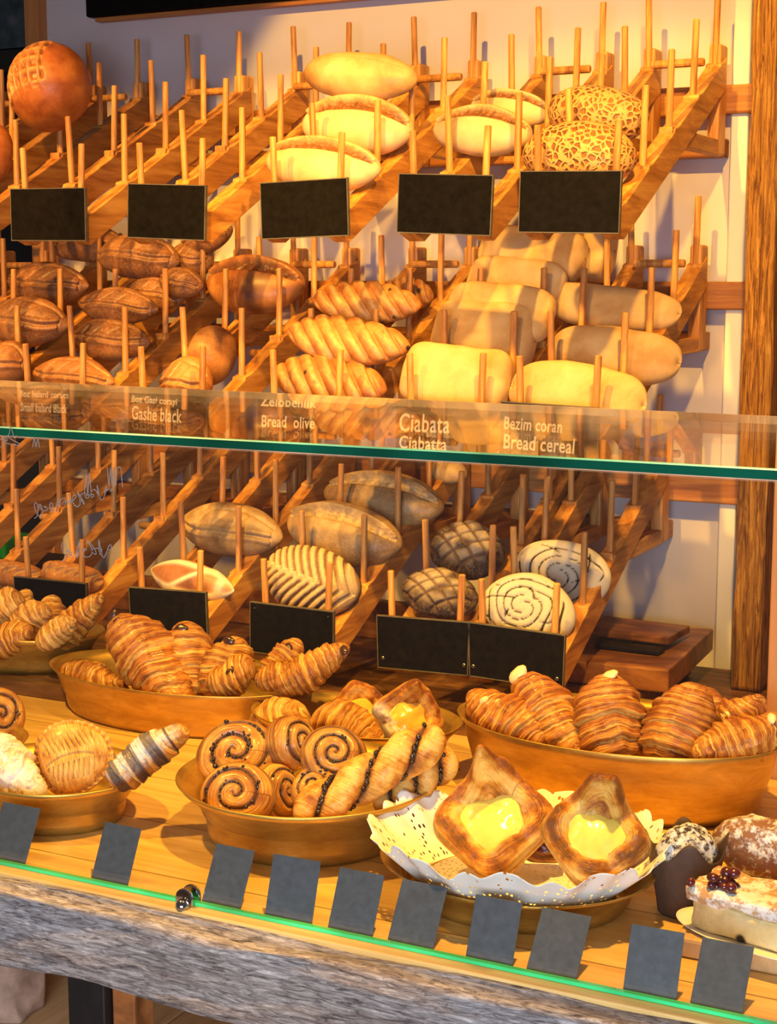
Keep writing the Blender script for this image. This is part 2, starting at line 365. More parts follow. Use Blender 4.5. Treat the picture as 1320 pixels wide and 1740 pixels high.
M_RAISIN = plain('raisins', (.022, .010, .010), .28, 0, 100, .5, .1, .4)
M_CUST = plain('custard', (.93, .66, .12), .22, 0, 60, .12, .25, .6)
M_CUSTO = plain('golden_custard', (.92, .50, .06), .22, 0, 60, .12, .25, .6)
def sugar_top(name, base, amount=.5, ns=160):
    m, nt, N, L, bs = newmat(name); v = coords(N, L); f = noise(N, L, ns, v, 6, .75); g = noise(N, L, 25, v, 2)
    r = ramp(N, [(.62-amount*.3, (0, 0, 0)), (.70-amount*.3, (1, 1, 1))]); L.new(math_n(N, L, 'ADD', math_n(N, L, 'MULTIPLY', f, .8), math_n(N, L, 'MULTIPLY', g, .2)), r.inputs[0])
    c = mixc(N, L, r.outputs[0], base, (.88, .86, .84)); L.new(c, bs.inputs['Base Color']); bs.inputs['Roughness'].default_value = .75; bump(N, L, f, bs, .8, .004); return m
M_MUFF = sugar_top('sugared_chocolate_crumb', (.05, .022, .012), .62)
M_CHOCCAKE = sugar_top('sugared_cocoa_crust', (.30, .13, .06), .40, 90)
M_CRUMB = crust('cake_crumb', ((.58, .40, .16), (.74, .56, .26), (.84, .68, .38)), nscale=60, rough=.8, coat=0, bstr=.8, olives=True)
M_CAKETOP = sugar_top('sugared_cake_top', (.55, .30, .13), .60, 70)
M_BERRY = plain('cooked_berries', (.10, .012, .016), .25, 0, 80, .5, .2, .5)
def doily():
    m, nt, N, L, bs = newmat('paper_doily'); at = N.new('ShaderNodeAttribute'); at.attribute_name = 'puv'
    vo = N.new('ShaderNodeTexVoronoi'); vo.inputs['Scale'].default_value = 1.0; vo.inputs['Randomness'].default_value = .55
    mp = N.new('ShaderNodeMapping'); mp.inputs['Scale'].default_value = (22, 22, 1); L.new(at.outputs['Vector'], mp.inputs['Vector']); L.new(mp.outputs['Vector'], vo.inputs['Vector'])
    hole = math_n(N, L, 'LESS_THAN', vo.outputs['Distance'], .25)
    L.new(math_n(N, L, 'SUBTRACT', 1.0, hole), bs.inputs['Alpha'])
    bs.inputs['Base Color'].default_value = (.88, .86, .82, 1); bs.inputs['Roughness'].default_value = .8
    bs.inputs['Subsurface Weight'].default_value = 0; return m
DOILY = doily()

# ------------------------------------------------------------------ setting
YW = 2.60
def struct(o): o['kind'] = 'structure'; return o
b = MB(); b.box(-2.066, -.60, YW, YW+.06, 0, 2.9); struct(b.build('wall_back', WALL))
b = MB(); b.box(-.683, -.655, YW-.028, YW, 0, 2.9, .003); struct(b.build('trim_1', TRIMW))
b = MB(); b.box(-4.2, -2.10, YW+.45, YW+.5, 0, 2.9); struct(b.build('wall_left', DARKBACK))
b = MB(); b.box(-.60, 1.6, YW, YW+.06, 0, 2.9); struct(b.build('wall_right', W_PANEL))
b = MB(); b.box(-5, 3, -3, 3.2, -.03, 0); struct(b.build('floor', W_LSHELF))
# timber post at the left end of the wall
b = MB(); b.box(-2.100, -2.066, 2.572, 2.62, 0, 2.9, .002); struct(b.build('trim_2', W_PANEL))

# ------------------------------------------------------------------ counter and its case
X0, X1 = -1.95, .02
ctr = empty('display_counter', (-.9, 1.4, 0))
tag(ctr, 'long pastry counter with a light plank top, running across the whole foreground', 'counter')
def loc(o, p): o.parent = p; o.location = Vector(o.location)-p.location; return o
b = MB(); b.box(X0, X1, 1.098, 1.695, .885, .92, .0015); loc(b.build('counter_top', W_COUNTER), ctr)
# weathered beam across the front
def beam():
    n = 260; xs = np.linspace(X0, X1, n); prof = []
    ms = 14; P = np.zeros((n, 4*ms, 3))
    cs = [(1.076, .842), (1.076, .913), (1.100, .916), (1.100, .842)]
    for k in range(4):
        a = cs[k]; c = cs[(k+1) % 4]
        for i in range(ms):
            f = i/ms; P[:, k*ms+i, 1] = a[0]+(c[0]-a[0])*f; P[:, k*ms+i, 2] = a[1]+(c[1]-a[1])*f
    P[:, :, 0] = xs[:, None]
    d = nz(P*np.array([1, 5, 5]), 16, 1)*.0022+nz(P*np.array([.4, 3, 3]), 60, 2)*.0010
    front = (P[:, :, 1] < 1.09); P[:, :, 1] += d*front*1.3; P[:, :, 2] += d*.9
    V, q = grid_closed(P); q = [list(x) for x in q]+[list(range(4*ms))[::-1], list(range((n-1)*4*ms, n*4*ms))]
    return V, q
V, q = beam(); o = mesh('front_beam', V, q, W_GREY, None, True); loc(o, ctr); o['label'] = 'weathered grey rough wooden beam'
b = MB(); b.box(-.905, -.862, 1.125, 1.16, 0, .884, .002); loc(b.build('leg', BLACKM), ctr)
b = MB(); b.box(-.861, -.835, 1.135, 1.165, 0, .884, .002); loc(b.build('leg', W_BLOCK), ctr)
# lower boards
ls = empty('lower_shelf', (-.9, 1.6, .60)); tag(ls, 'plank shelf below the counter, seen under the grey beam', 'shelf')
for i in range(9):
    b = MB(); x = -2.0+i*.245; b.box(x, x+.242, 1.20, 2.3, .575, .60, .0015)
    loc(b.build('board', W_LSHELF), ls)

# ------------------------------------------------------------------ glass case
gs = empty('glass_shelf', (-.7, 1.35, 1.33)); tag(gs, 'horizontal clear glass shelf with thick green front edge over the pastries', 'glass shelf')
yb0, yb1 = 1.640, 1.505
gx0, gx1 = -1.75, .10
def slab():
    V = [(gx0, 1.121, 1.3255), (gx1, 1.121, 1.3255), (gx1, yb1, 1.3255), (gx0, yb0, 1.3255), (gx0, 1.121, 1.3335), (gx1, 1.121, 1.3335), (gx1, yb1, 1.3335), (gx0, yb0, 1.3335)]
    return V, [(0, 3, 2, 1), (4, 5, 6, 7), (0, 1, 5, 4), (1, 2, 6, 5), (2, 3, 7, 6), (3, 0, 4, 7)]
V, q = slab(); loc(mesh('pane', V, q, GLASS, None, False), gs)
b = MB(); b.box(gx0, gx1, 1.1160, 1.1205, 1.3262, 1.3325); loc(b.build('polished_edge', G_EDGE), gs)
b = MB(); b.prism([(1.1160, 1.3327), (1.1172, 1.3337), (1.1205, 1.3337), (1.1205, 1.3327)], gx0, gx1); loc(b.build('upper_arris', G_CHAM), gs)
b = MB(); b.prism([(1.1160, 1.3260), (1.1205, 1.3260), (1.1205, 1.3250), (1.1172, 1.3250)], gx0, gx1); loc(b.build('lower_arris', G_CHAMW), gs)
V = [(gx0, yb0+.0003, 1.3255), (gx1, yb1+.0003, 1.3255), (gx1, yb1+.0003, 1.3335), (gx0, yb0+.0003, 1.3335), (gx0, yb0+.0012, 1.3255), (gx1, yb1+.0012, 1.3255), (gx1, yb1+.0012, 1.3335), (gx0, yb0+.0012, 1.3335)]
loc(mesh('back_edge', V, [(0, 1, 2, 3), (4, 7, 6, 5), (0, 4, 5, 1), (3, 2, 6, 7), (0, 3, 7, 4), (1, 5, 6, 2)], G_CHAMW, None, False), gs)
gp = empty('front_glass_pane', (-.7, 1.115, .921)); tag(gp, 'upright clear glass pane in front of the pastries, from grey beam to glass shelf', 'glass pane')
b = MB(); b.box(gx0, gx1, 1.1120, 1.1165, .9235, 1.3248); loc(b.build('pane', GLASS), gp)
b = MB(); b.box(gx0, gx1, 1.1118, 1.1167, .9203, .9234); loc(b.build('green_lower_edge', G_BASE), gp)
# handwriting strokes on the pane, not legible
def stroke_path(pts, w=.0003):
    b = MB()
    for p, q in zip(pts[:-1], pts[1:]):
        b.box(0, 0, 0, 0, 0, 0) if False else None
        d = q-p; n = np.array([-d[2], 0, d[0]]); n = n/max(np.linalg.norm(n), 1e-9)*w
        V = [p-n, p+n, q+n, q-n]; Vb = [x+np.array([0, .0003, 0]) for x in V]
        b.add(V+Vb, [(0, 1, 2, 3), (7, 6, 5, 4), (0, 4, 5, 1), (1, 5, 6, 2), (2, 6, 7, 3), (3, 7, 4, 0)])
    return b
def scribble(fn, n): return [atY(*fn(t), 1.1115) for t in np.linspace(0, 1, n)]
def loops(u0, v0, u1, v1, k, ru, rv): return lambda t: (u0+(u1-u0)*t+ru*sin(2*pi*k*t+2*sin(11*t)), v0+(v1-v0)*t+rv*(.65+.5*sin(23*t+1))*cos(2*pi*k*t+1.5*sin(7*t)))
SCR = plain('glass_marker', (.26, .26, .27), .6, 0, 60, .1)
for fn, n in ((loops(58, 868, 190, 832, 15, 5, 12), 180), (loops(105, 938, 188, 932, 8, 6, 15), 100), (lambda t: (182+26*t, 828-(0 if int(t*9) % 2 else 34)), 10), (loops(-6, 745, 40, 738, 2, 14, 14), 50),
              (lambda t: (55+12*t, 760-(16 if int(t*4) % 2 else 0)), 5), (lambda t: (143+12*t, 842-(40 if int(t*4) % 2 else 0)), 5)):
    o = stroke_path(scribble(fn, n)).build('handwriting_stroke', SCR); loc(o, gp)
# clamp
cl = empty('glass_clamp', tuple(atY(318, 1540, 1.112)))
tag(cl, 'small chrome clamp holding the front glass on the grey beam', 'clamp')
def lathe(prof, n=48, sx=1, sy=1):
    P = np.array([[(r*cos(2*pi*j/n)*sx, r*sin(2*pi*j/n)*sy, z) for j in range(n)] for r, z in prof])
    return grid_closed(P)
def plate(y0, y1, r, h):
    n = 20; pts = [(-r, 0)]+[(-r*cos(pi*i/n), h+r*sin(pi*i/n)) for i in range(n+1)]+[(r, 0)]
    m = len(pts); V = [(x, y0, z) for x, z in pts]+[(x, y1, z) for x, z in pts]
    b = MB(); b.add(V, [list(range(m)), list(range(m, 2*m))[::-1]]+[[i, m+i, m+(i+1) % m, (i+1) % m] for i in range(m)]); return b
cl.location = Vector(tuple(atY(318, 1548, 1.112))); cl.rotation_euler = (0, 0, 0)
for y0, y1 in ((-.0055, -.0015), (.0055, .0095)):
    o = plate(y0, y1, .0090, .013).build('clamp_jaw', CHROME, cl); bv = o.modifiers.new('b', 'BEVEL'); bv.width = .0012; bv.segments = 3
b = MB(); b.box(-.0075, .0075, -.0014, -.0002, 0, .004, .0003); b.build('clamp_base', CHROME, cl)
V, q = lathe([(.0001, .0065), (.003, .0058), (.0055, .003), (.0064, 0), (.0055, -.003), (.003, -.0058), (.0001, -.0065)], 24)
o = mesh('screw_knob', V, q, CHROME, cl); o.location = (.001, -.009, .008)

# ------------------------------------------------------------------ back ledge, blocks, post, panel
b = MB(); b.box(-2.0, -.45, 1.75, 2.57, .785, .815, .002); tag(b.build('back_ledge', W_DARK), 'dark wooden ledge under the lowest bread racks, behind the counter', 'ledge')
b = MB(); b.box(-1.95, -.95, 2.50, 2.525, .816, .885, .002); tag(b.build('wooden_board', W_BLOCK), 'plank standing at the wall on the dark ledge below the racks', 'board')
b = MB(); b.box(-2.0, -.45, 1.715, 1.745, .70, .83, .002); tag(b.build('dark_rail_board', W_DARK), 'dark grained board along the rear edge of the light counter', 'board')
b = MB(); b.box(-1.80, -1.265, 1.60, 1.90, .9202, .938, .0015); tag(b.build('riser_board', W_DARK), 'low plank riser under the croissant bowl at the left edge', 'board')
# stacked wooden blocks at right
def wb(name, mat, x0, x1, y0, y1, z0, z1, label, cat, rz=0, c=.003):
    cx, cy = (x0+x1)/2, (y0+y1)/2; b = MB(); b.box(x0-cx, x1-cx, y0-cy, y1-cy, 0, z1-z0, c)
    o = b.build(name, mat); o.location = (cx, cy, z0); o.rotation_euler = (0, 0, rz); return tag(o, label, cat)
wb('rough_log', W_POST, -.86, -.70, 2.20, 2.50, .816, .855, 'rough dark block at the bottom of the wood stack beside the right post', 'wood block', 0, .006)
wb('wooden_block', W_BLOCK, -.845, -.665, 2.22, 2.52, .856, .892, 'thick brown cutting block on the wood stack at right', 'wood block', .05)
wb('dark_knife', BLACKM, -.80, -.695, 2.30, 2.33, .893, .901, 'narrow black bar between the two top boards of the wood stack', 'bar', -.05, .002)
wb('thin_board', W_BLOCK, -.835, -.69, 2.34, 2.44, .902, .914, 'thin board on top of the wood stack at right', 'board', -.06, .002)
# rough post
def post():
    n = 200; ms = 12; P = np.zeros((n, 4*ms, 3)); x0, x1, y0, y1 = -.619, -.573, 2.44, 2.50; cs = [(x0, y0), (x1, y0), (x1, y1), (x0, y1)]
    for k in range(4):
        a = cs[k]; c = cs[(k+1) % 4]
        for i in range(ms): P[:, k*ms+i, 0] = a[0]+(c[0]-a[0])*i/ms; P[:, k*ms+i, 1] = a[1]+(c[1]-a[1])*i/ms
    P[:, :, 2] = np.linspace(.816, 2.4, n)[:, None]
    d = nz(P*np.array([5, 5, 1]), 22, 3)*.0022; P[:, :, 0] += d; P[:, :, 1] += nz(P*np.array([6, 6, 1]), 30, 5)*.002
    V, q = grid_closed(P); return V, [list(x) for x in q]+[list(range(4*ms))[::-1], list(range((n-1)*4*ms, n*4*ms))]
V, q = post(); tag(mesh('rough_post', V, q, W_POST), 'rough-sawn brown timber post right of the white trim', 'post')
b = MB(); b.box(-.392, .10, 1.70, 1.72, .60, 2.4, .002); tag(b.build('side_panel', W_PANEL), 'smooth orange wooden panel at the right edge of the photo', 'panel')

# left background
pf = empty('framed_poster', (-2.45, 2.9, 1.9)); tag(pf, 'dark poster on the far wall at the top left corner', 'poster')
b = MB(); b.box(-2.75, -2.32, 2.99, 3.0, 1.985, 2.5); loc(b.build('poster_sheet', POSTER), pf)
b = MB(); b.box(-2.75, -2.335, 2.98, 3.02, 1.93, 1.98, .002); loc(b.build('poster_ledge', BLACKM), pf)
g = atY(12, 927, 2.42)
b = MB(); b.box(-.12, .028, -.04, .04, -.022, .022, .006); o = b.build('green_crate', GREEN); o.location = g; tag(o, 'small bright green box at the left edge behind the lowest rack', 'box')
b = MB(); b.box(-2.60, -1.95, 2.36, 2.50, float(g[2])-.05, float(g[2])-.023, .002); tag(b.build('dark_counter_shelf', BLACKM), 'dark shelf carrying the green box at the left edge', 'shelf')
# top blackboard
tb = empty('wall_blackboard', (-1.5, 2.59, 2.1)); tag(tb, 'large black board cut off by the top of the photo', 'blackboard')
b = MB(); b.box(-1.945, -1.02, 2.565, 2.597, 1.958, 2.5, .004); loc(b.build('board_face', BLACKB), tb)
b = MB(); b.box(-1.93, -1.03, 2.575, 2.597, 1.950, 1.957); loc(b.build('wooden_edge', W_BEAM), tb)

# ------------------------------------------------------------------ bread racks
TIERS = dict(up=(1.56, [-2.075, -1.85, -1.627, -1.402, -1.165, -.938, -.751]), mid=(1.25, [-2.085, -1.86, -1.635, -1.408, -1.169, -.942, -.773]), low=(.932, [-2.10, -1.875, -1.648, -1.419, -1.189, -.972, -.827]))
SP = .118; SL = .5; YP = 2.05
for tname, (zb, xs) in TIERS.items():
    w = {'up': 'upper', 'mid': 'middle', 'low': 'lowest'}[tname]
    wb('wall_rail', W_BEAM, -2.06, -.645, 2.562, 2.598, zb+.162, zb+.207, f'horizontal wooden rail on the wall behind the {w} bread rack, its top one', 'rail')
    wb('wall_rail', W_BEAM, -2.06, xs[-1]+.06, 2.562, 2.598, zb+.095, zb+.125, f'horizontal wooden rail on the wall behind the {w} bread rack, its bottom one', 'rail')
def make_rack():
    root = empty('bread_rack')
    for sx in (-1, 1):
        x = sx*.0535; y0 = 2.028; y1 = 2.545
        top = [(y0, SL*(y0-YP)-.001)]
        for k in range(5):
            yk = YP+SP*k; zk = SL*(yk-YP)
            top += [(yk-.010, zk-.0065 if k else zk-.006), (yk-.009, zk-.002), (yk+.010, zk+.003)]
        top += [(y1, SL*(y1-YP))]
        bot = [(y1, SL*(y1-YP)-.050), (y0+.03, SL*(y0-YP)-.034), (y0, SL*(y0-YP)-.024)]
        b = MB(); b.prism(top+bot, x-.0125, x+.0125); r = b.build('rail', W_RACK, root)
        bv = r.modifiers.new('b', 'BEVEL'); bv.width = .0012; bv.segments = 2; bv.limit_method = 'ANGLE'
        for k in range(5):
            yk = YP+SP*k; lx, ly = random.uniform(-.004, .004), random.uniform(-.003, .003)
            b = MB(); b.rod((x, yk, SL*(yk-YP)-.003), (x+lx, yk+ly, SL*(yk-YP)+.108+random.uniform(-.003, .004)), .0053, 12, .0050)
            b.build('peg', W_PEG, r, False)
        b = MB(); b.box(x-.010, x+.010, 2.52, 2.56, .095, SL*(y1-YP)+.018, .004); b.build('upright', W_PEG, root)
        b = MB(); b.box(x-.010, x+.010, 2.27, 2.519, .095, .119, .0015); b.build('bracket_arm', W_RACK, root)
    for yy, zz in ((2.50, .236), (2.35, .085)):
        b = MB(); b.rod((-.0425, yy, zz), (.0425, yy, zz), .0065, 12); b.build('cross_dowel', W_PEG, root)
    return root
def dup(root):
    r = root.copy(); C.objects.link(r)
    for ch in list(root.children):
        c = ch.copy(); C.objects.link(c); c.parent = r
        for g in ch.children:
            d = g.copy(); C.objects.link(d); d.parent = c
    return r
ORD = ['leftmost, cut by the frame', 'second', 'third', 'fourth', 'rightmost']
proto = make_rack(); first = True
for tname, (zb, xs) in TIERS.items():
    w = {'up': 'upper', 'mid': 'middle', 'low': 'lowest'}[tname]
    for i, x in enumerate(xs):
        r = proto if first else dup(proto); first = False
        r.location = (x, 0, zb)
        if i < 2: lb = f'pegged rack in the {w} row without a sign, ' + ('furthest left' if i == 0 else 'next to the leftmost signed rack')
        else: lb = f'slanted wooden peg rack in the {w} row, ' + ['behind the leftmost sign', 'behind the second sign from left', 'behind the middle sign', 'behind the fourth sign from left', 'behind the rightmost sign'][i-2]
        tag(r, lb, 'bread rack', 'pegged bread racks')

# signs
def text_mesh(s, size, parent, p, bold=.0004):
    cu = bpy.data.curves.new('chalk_text', 'FONT'); cu.body = s; cu.size = size; cu.offset = bold; cu.extrude = .0002; cu.shear = .08; cu.resolution_u = 3
    cu.space_character = 1.05
    o = bpy.data.objects.new('tmp', cu); C.objects.link(o); bpy.context.view_layer.update()
    me = bpy.data.meshes.new_from_object(o); bpy.data.objects.remove(o)
    xs = [v.co.x for v in me.vertices]; wd_ = max(xs)-min(xs)
    t = bpy.data.objects.new('chalk_text', me); C.objects.link(t); me.materials.clear(); me.materials.append(CHALK)
    t.parent = parent; t.location = p; t.rotation_euler = (pi/2, 0, 0); return t, wd_
SIGNS = dict(
 up=[(20, 145, 322, 320, 84), (220, 350, 313, 316, 87), (444, 590, 312, 303, 94), (680, 838, 296, 299, 97), (886, 1056, 292, 291, 99)],
 mid=[(33, 150, 655, 659, 96), (220, 352, 660, 669, 96), (440, 582, 670, 675, 98), (675, 828, 680, 686, 98), (853, 1018, 683, 694, 98)],
 low=[(26, 147, 980, 992, 84), (221, 350, 998, 1007, 84), (427, 567, 1023, 1040, 88), (642, 797, 1046, 1058, 94), (799, 960, 1058, 1080, 95)])
TXT = [('Boz balard coruca', 'Small balard Black'), ('Boz Gasi corayi', 'Gashe black'), ('Zelobelliik', 'Bread  olive'), ('Ciabata', 'Ciabatta'), ('Bezim coran', 'Bread cereal')]
def ltxt(t): return t
WHAT = ['leftmost', 'second from left', 'middle', 'fourth from left', 'rightmost']
for row, L_ in SIGNS.items():
    w = {'up': 'upper', 'mid': 'middle', 'low': 'lowest'}[row]
    for i, (ul, ur, vl, vr, hp) in enumerate(L_):
        YS = 2.020
        a = atY(ul, vl, YS); c = atY(ur, vr, YS); W_ = c[0]-a[0]; H_ = .079 if row != 'low' else .076
        roll = math.atan2(c[2]-a[2], W_)
        s = empty('chalkboard_sign', ((a[0]+c[0])/2, YS, (a[2]+c[2])/2), (0, -roll, 0))
        desc = 'blank black sign' if row != 'mid' else 'black sign chalked with two lines'
        tag(s, f'{desc} on the {w} bread rack, {WHAT[i]} of its row' if row != 'mid' else f'black sign chalked {TXT[i][1].replace("  "," ")} on the middle bread rack', 'sign', 'black rack signs')
        b = MB(); b.box(-W_/2, W_/2, -.0025, .0025, -H_, 0, .0006); b.build('board', BLACKB, s)
        b = MB(); e = .0012
        for q in ((-W_/2-e, W_/2+e, -.003, .003, -.0002, e), (-W_/2-e, W_/2+e, -.003, .003, -H_-e, -H_+.0002), (-W_/2-e, -W_/2, -.003, .003, -H_, 0), (W_/2, W_/2+e, -.003, .003, -H_, 0)): b.box(*q)
        b.build('edge_strip', BOARDFRAME, s)
        if row == 'low' and i >= 2:
            for sx in (-1, 1):
                zz = -.062 if i > 2 else -.008
                b = MB(); b.rod((sx*(W_/2-.008), -.0045, zz), (sx*(W_/2-.008), -.002, zz), .0028 if i > 2 else .0012, 14); b.build('screw', SCREW, s)
        if row == 'mid':
            l1, l2 = TXT[i]
            s1 = [.0145, .0145, .020, .036, .024][i]; s2 = [.0190, .030, .0235, .026, .028][i]
            z1 = [-.0175, -.020, -.0165, -.043, -.036][i]; z2 = [-.041, -.047, -.047, -.068, -.063][i]
            wt = [(.098, .094), (.085, .092), (.095, .090), (.078, .074), (.085, .104)][i]
            x0 = [-.066, -.066, -.066, -.066, -.066][i]
            for t_, s_, z_, w_ in ((l1, s1, z1, wt[0]), (l2, s2, z2, wt[1])):
                o, ww = text_mesh(t_, s_, s, (x0, -.0032, z_)); o.scale = (w_/ww, 1, 1)

# ------------------------------------------------------------------ breads
def bread_shape(L, W, H, kind, seed, nu=150, nv=110, fl_=0.0):
    th = np.linspace(0, pi, nu); t = -np.cos(th); t[0] = -.99999; t[-1] = .99999
    a = np.linspace(0, 2*pi, nv, endpoint=False)
    T, A = np.meshgrid(t, a, indexing='ij')
    pe, pq, e = {'ciab': (7, 3.0, 3.2), 'pillow': (3.4, 2.3, 2.5), 'batard': (1.9, 1.35, 2.0), 'leaf': (2.0, 1.55, 2.0), 'open': (2.0, 1.7, 2.05), 'olive': (2.1, 1.6, 2.1), 'baguette': (3.2, 1.9, 2.0), 'feather': (2.3, 1.9, 2.1),
                 'stripe': (2.0, 1.35, 2.0), 'plain': (2.3, 2.0, 2.0), 'long': (2.6, 1.8, 2.0)}.get(kind, (2.0, 2.0, 2.0))
    pr = (1-np.abs(T)**pe)**(1/pq)
    ca, sa = np.cos(A), np.sin(A)
    cz = np.sign(ca)*np.abs(ca)**(2/e); cy = np.sign(sa)*np.abs(sa)**(2/e)
    x = L/2*T; y = W/2*pr*cy; z = H/2*pr*cz
    z = np.where(z < 0, z*.82, z)
    P = np.stack([x, y, z], -1)
    rs = np.random.RandomState(seed)
    bend = rs.uniform(-.06, .06)
    P[..., 1] += bend*W*T*T
    Nn = np.stack([T*.6, cy*pr, cz*pr], -1); Nn /= np.linalg.norm(Nn, axis=-1, keepdims=True)+1e-9
    S = cy*pr; top = sstep(-.05, .35, cz*pr)   # S lateral -1..1
    d = nz(P/W, 2.6, seed)*.022*W; score = np.zeros_like(T); flour = np.zeros_like(T)
    Sl = y/(W/2)
    if kind == 'ciab' or kind == 'pillow':
        d += nz(P/W, 6, seed+1)*.010*W
        if kind == 'pillow': # pinched corners
            c = np.abs(T)**5*np.abs(cy)**3; d += c*W*.06
    elif kind in ('batard', 'leaf'):
        w = .80*np.sqrt(np.clip(1-(T*1.08)**2, 0, 1))*(1+.10*np.sin(T*7+seed))
        l1 = np.abs(Sl-w*.72); l2 = np.abs(Sl+w*.50-.06*np.sin(T*5+seed))
        m = np.exp(-(l1/.055)**2)+np.exp(-(l2/.055)**2)
        for k in (-.45, -.1, .25): m += .55*np.exp(-((T-k-Sl*.35)/.035)**2)*(np.abs(Sl) < w*.7)
        m = np.clip(m, 0, 1)*top*(np.abs(T) < .88)
        d += -.040*W*m+.035*W*top*np.exp(-((l2-.12)/.09)**2)*(np.abs(T) < .85); score = m*.55
    elif kind == 'open':
        c = .38-.36*T*T; hw = .23*np.sqrt(np.clip(1-(T/.93)**2, 0, 1))
        u_ = (Sl-c+.0)/(hw+1e-3)
        m = sstep(1.0, .75, np.abs(u_))*(np.abs(T) < .92)*sstep(-.3, .1, cz*pr)
        ear = np.exp(-((u_-1.15)/.35)**2)*(np.abs(T) < .9)*sstep(-.3, .1, cz*pr)
        d += -.075*W*m+.055*W*ear+m*nz(P/W, 28, seed)*.02*W; score = m; flour = fl_*top*(1-m)*(Sl < c)
    elif kind == 'olive':
        ph = (T*3.3+Sl*1.15+.2); saw = ph-np.floor(ph)
        ridge = np.sin(pi*saw)**.6
        d += (ridge-.6)*.070*W*top*sstep(1., .75, np.abs(T)); score = sstep(.55, .95, saw)*top*.0+sstep(.62, .30, np.abs(saw-.62)/.5)*.0
        score = np.clip(np.exp(-((saw-.70)/.17)**2), 0, 1)*top*.8
        d -= np.exp(-((saw-.98)/.06)**2)*.03*W*top+np.exp(-((saw-.02)/.06)**2)*.03*W*top
    elif kind == 'grid':
        gx = T*4.3+.6; gy = Sl*3.4+.3
        inn = (T > -.97)*(T < .5)*(Sl > -.35)*(Sl < .80)
        lx = np.abs(gx-np.round(gx)); ly = np.abs(gy-np.round(gy))
        line = np.maximum(sstep(.20, .08, lx), sstep(.20, .08, ly))
        edge = sstep(-1.0, -.86, T)*sstep(.46, .36, T)*sstep(-.5, -.36, Sl)*sstep(.95, .80, Sl)*top
        d += (-.05*(1-line)+.012)*W*edge; score = line*edge*.9
    elif kind == 'cross':
        p1 = (T+Sl)*1.75+.3; p2 = (T-Sl)*1.75+.2
        m = np.maximum(np.exp(-((p1-np.round(p1))/.10)**2), np.exp(-((p2-np.round(p2))/.10)**2))*top
        d += -.05*W*m+.01*W*nz(P/W, 14, seed); score = m*.9; flour = (1-m)*top*.8*sstep(.35, .95, cz*pr)*sstep(-.9, -.1, nz(P/W, 5, seed))
    elif kind == 'feather':
        ph = T*5.5+np.abs(Sl)*2.6; saw = ph-np.floor(ph); m = (np.abs(saw-.5) < .30)*1.0
        m = sstep(.34, .26, np.abs(saw-.5))
        d += .035*W*m*top; flour = m*top*sstep(.9, .6, T)*1.0; flour = np.maximum(flour, .75*top*sstep(.45, .8, T)); flour = np.maximum(flour, top*.9*(np.abs(Sl) < .10)*(T < .3))
    elif kind == 'stripe':
        w = .75*np.sqrt(np.clip(1-(T*1.0)**2, 0, 1))
        m = np.exp(-((Sl-w)/.13)**2)+np.exp(-((Sl+w*.9)/.13)**2)+np.exp(-((Sl-.75*np.sin(T*2.6))/.13)**2)+.9*np.exp(-((T-.74)/.08)**2)
        flour = np.clip(m*1.3, 0, 1)*sstep(-.3, .0, cz*pr); d += .02*W*flour
    elif kind == 'swirl':
        rr = np.sqrt(T**2+Sl**2); an = np.arctan2(Sl, T)
        wx = .40*nz(P/W, 3.5, seed); ph = rr*4.4+(an+wx*1.2)/(2*pi)*2+wx; ph2 = an/(2*pi)*5-rr*2.2+wx*1.3
        m = np.exp(-((ph-np.round(ph))/.11)**2)*sstep(-.75, -.35, nz(P/W, 6, seed+5))*sstep(.08, .2, rr)+np.exp(-((ph2-np.round(ph2))/.06)**2)*sstep(.25, .4, rr)*sstep(-.2, .1, nz(P/W, 5, seed+8))
        m = np.clip(m, 0, 1)*top*sstep(.99, .85, rr); score = m; d += -.025*W*m; m = sstep(.25, .7, m); score = m; flour = .75*(1-m)*sstep(-.2, .2, cz*pr)
    elif kind == 'baguette':
        ph = T*3.2+.3; saw = ph-np.floor(ph); u_ = (Sl-.15-(saw-.5)*.5)/.16
        m = np.exp(-u_**2)*sstep(.5, .36, np.abs(saw-.5))*top; score = m; d += -.06*W*m+.04*W*np.exp(-((u_-1.7)/.6)**2)*top*sstep(.5, .36, np.abs(saw-.5))
    elif kind == 'long':
        m = np.exp(-((Sl-.35+T*.1)/.03)**2)*top*(np.abs(T) < .8); score = m*.3; d -= .01*W*m
    P = P+Nn*d[..., None]
    V, q = grid_closed(P)
    return V, q, dict(score=score.ravel(), flour=flour.ravel())
def plane_hit(u, v, zb):
    r = ray(u, v); # z = zb + SL*(y-YP)
    k = (zb-SL*YP-CZ)/(r[2]-SL*r[1]); return CC+r*k
bseed = [10]
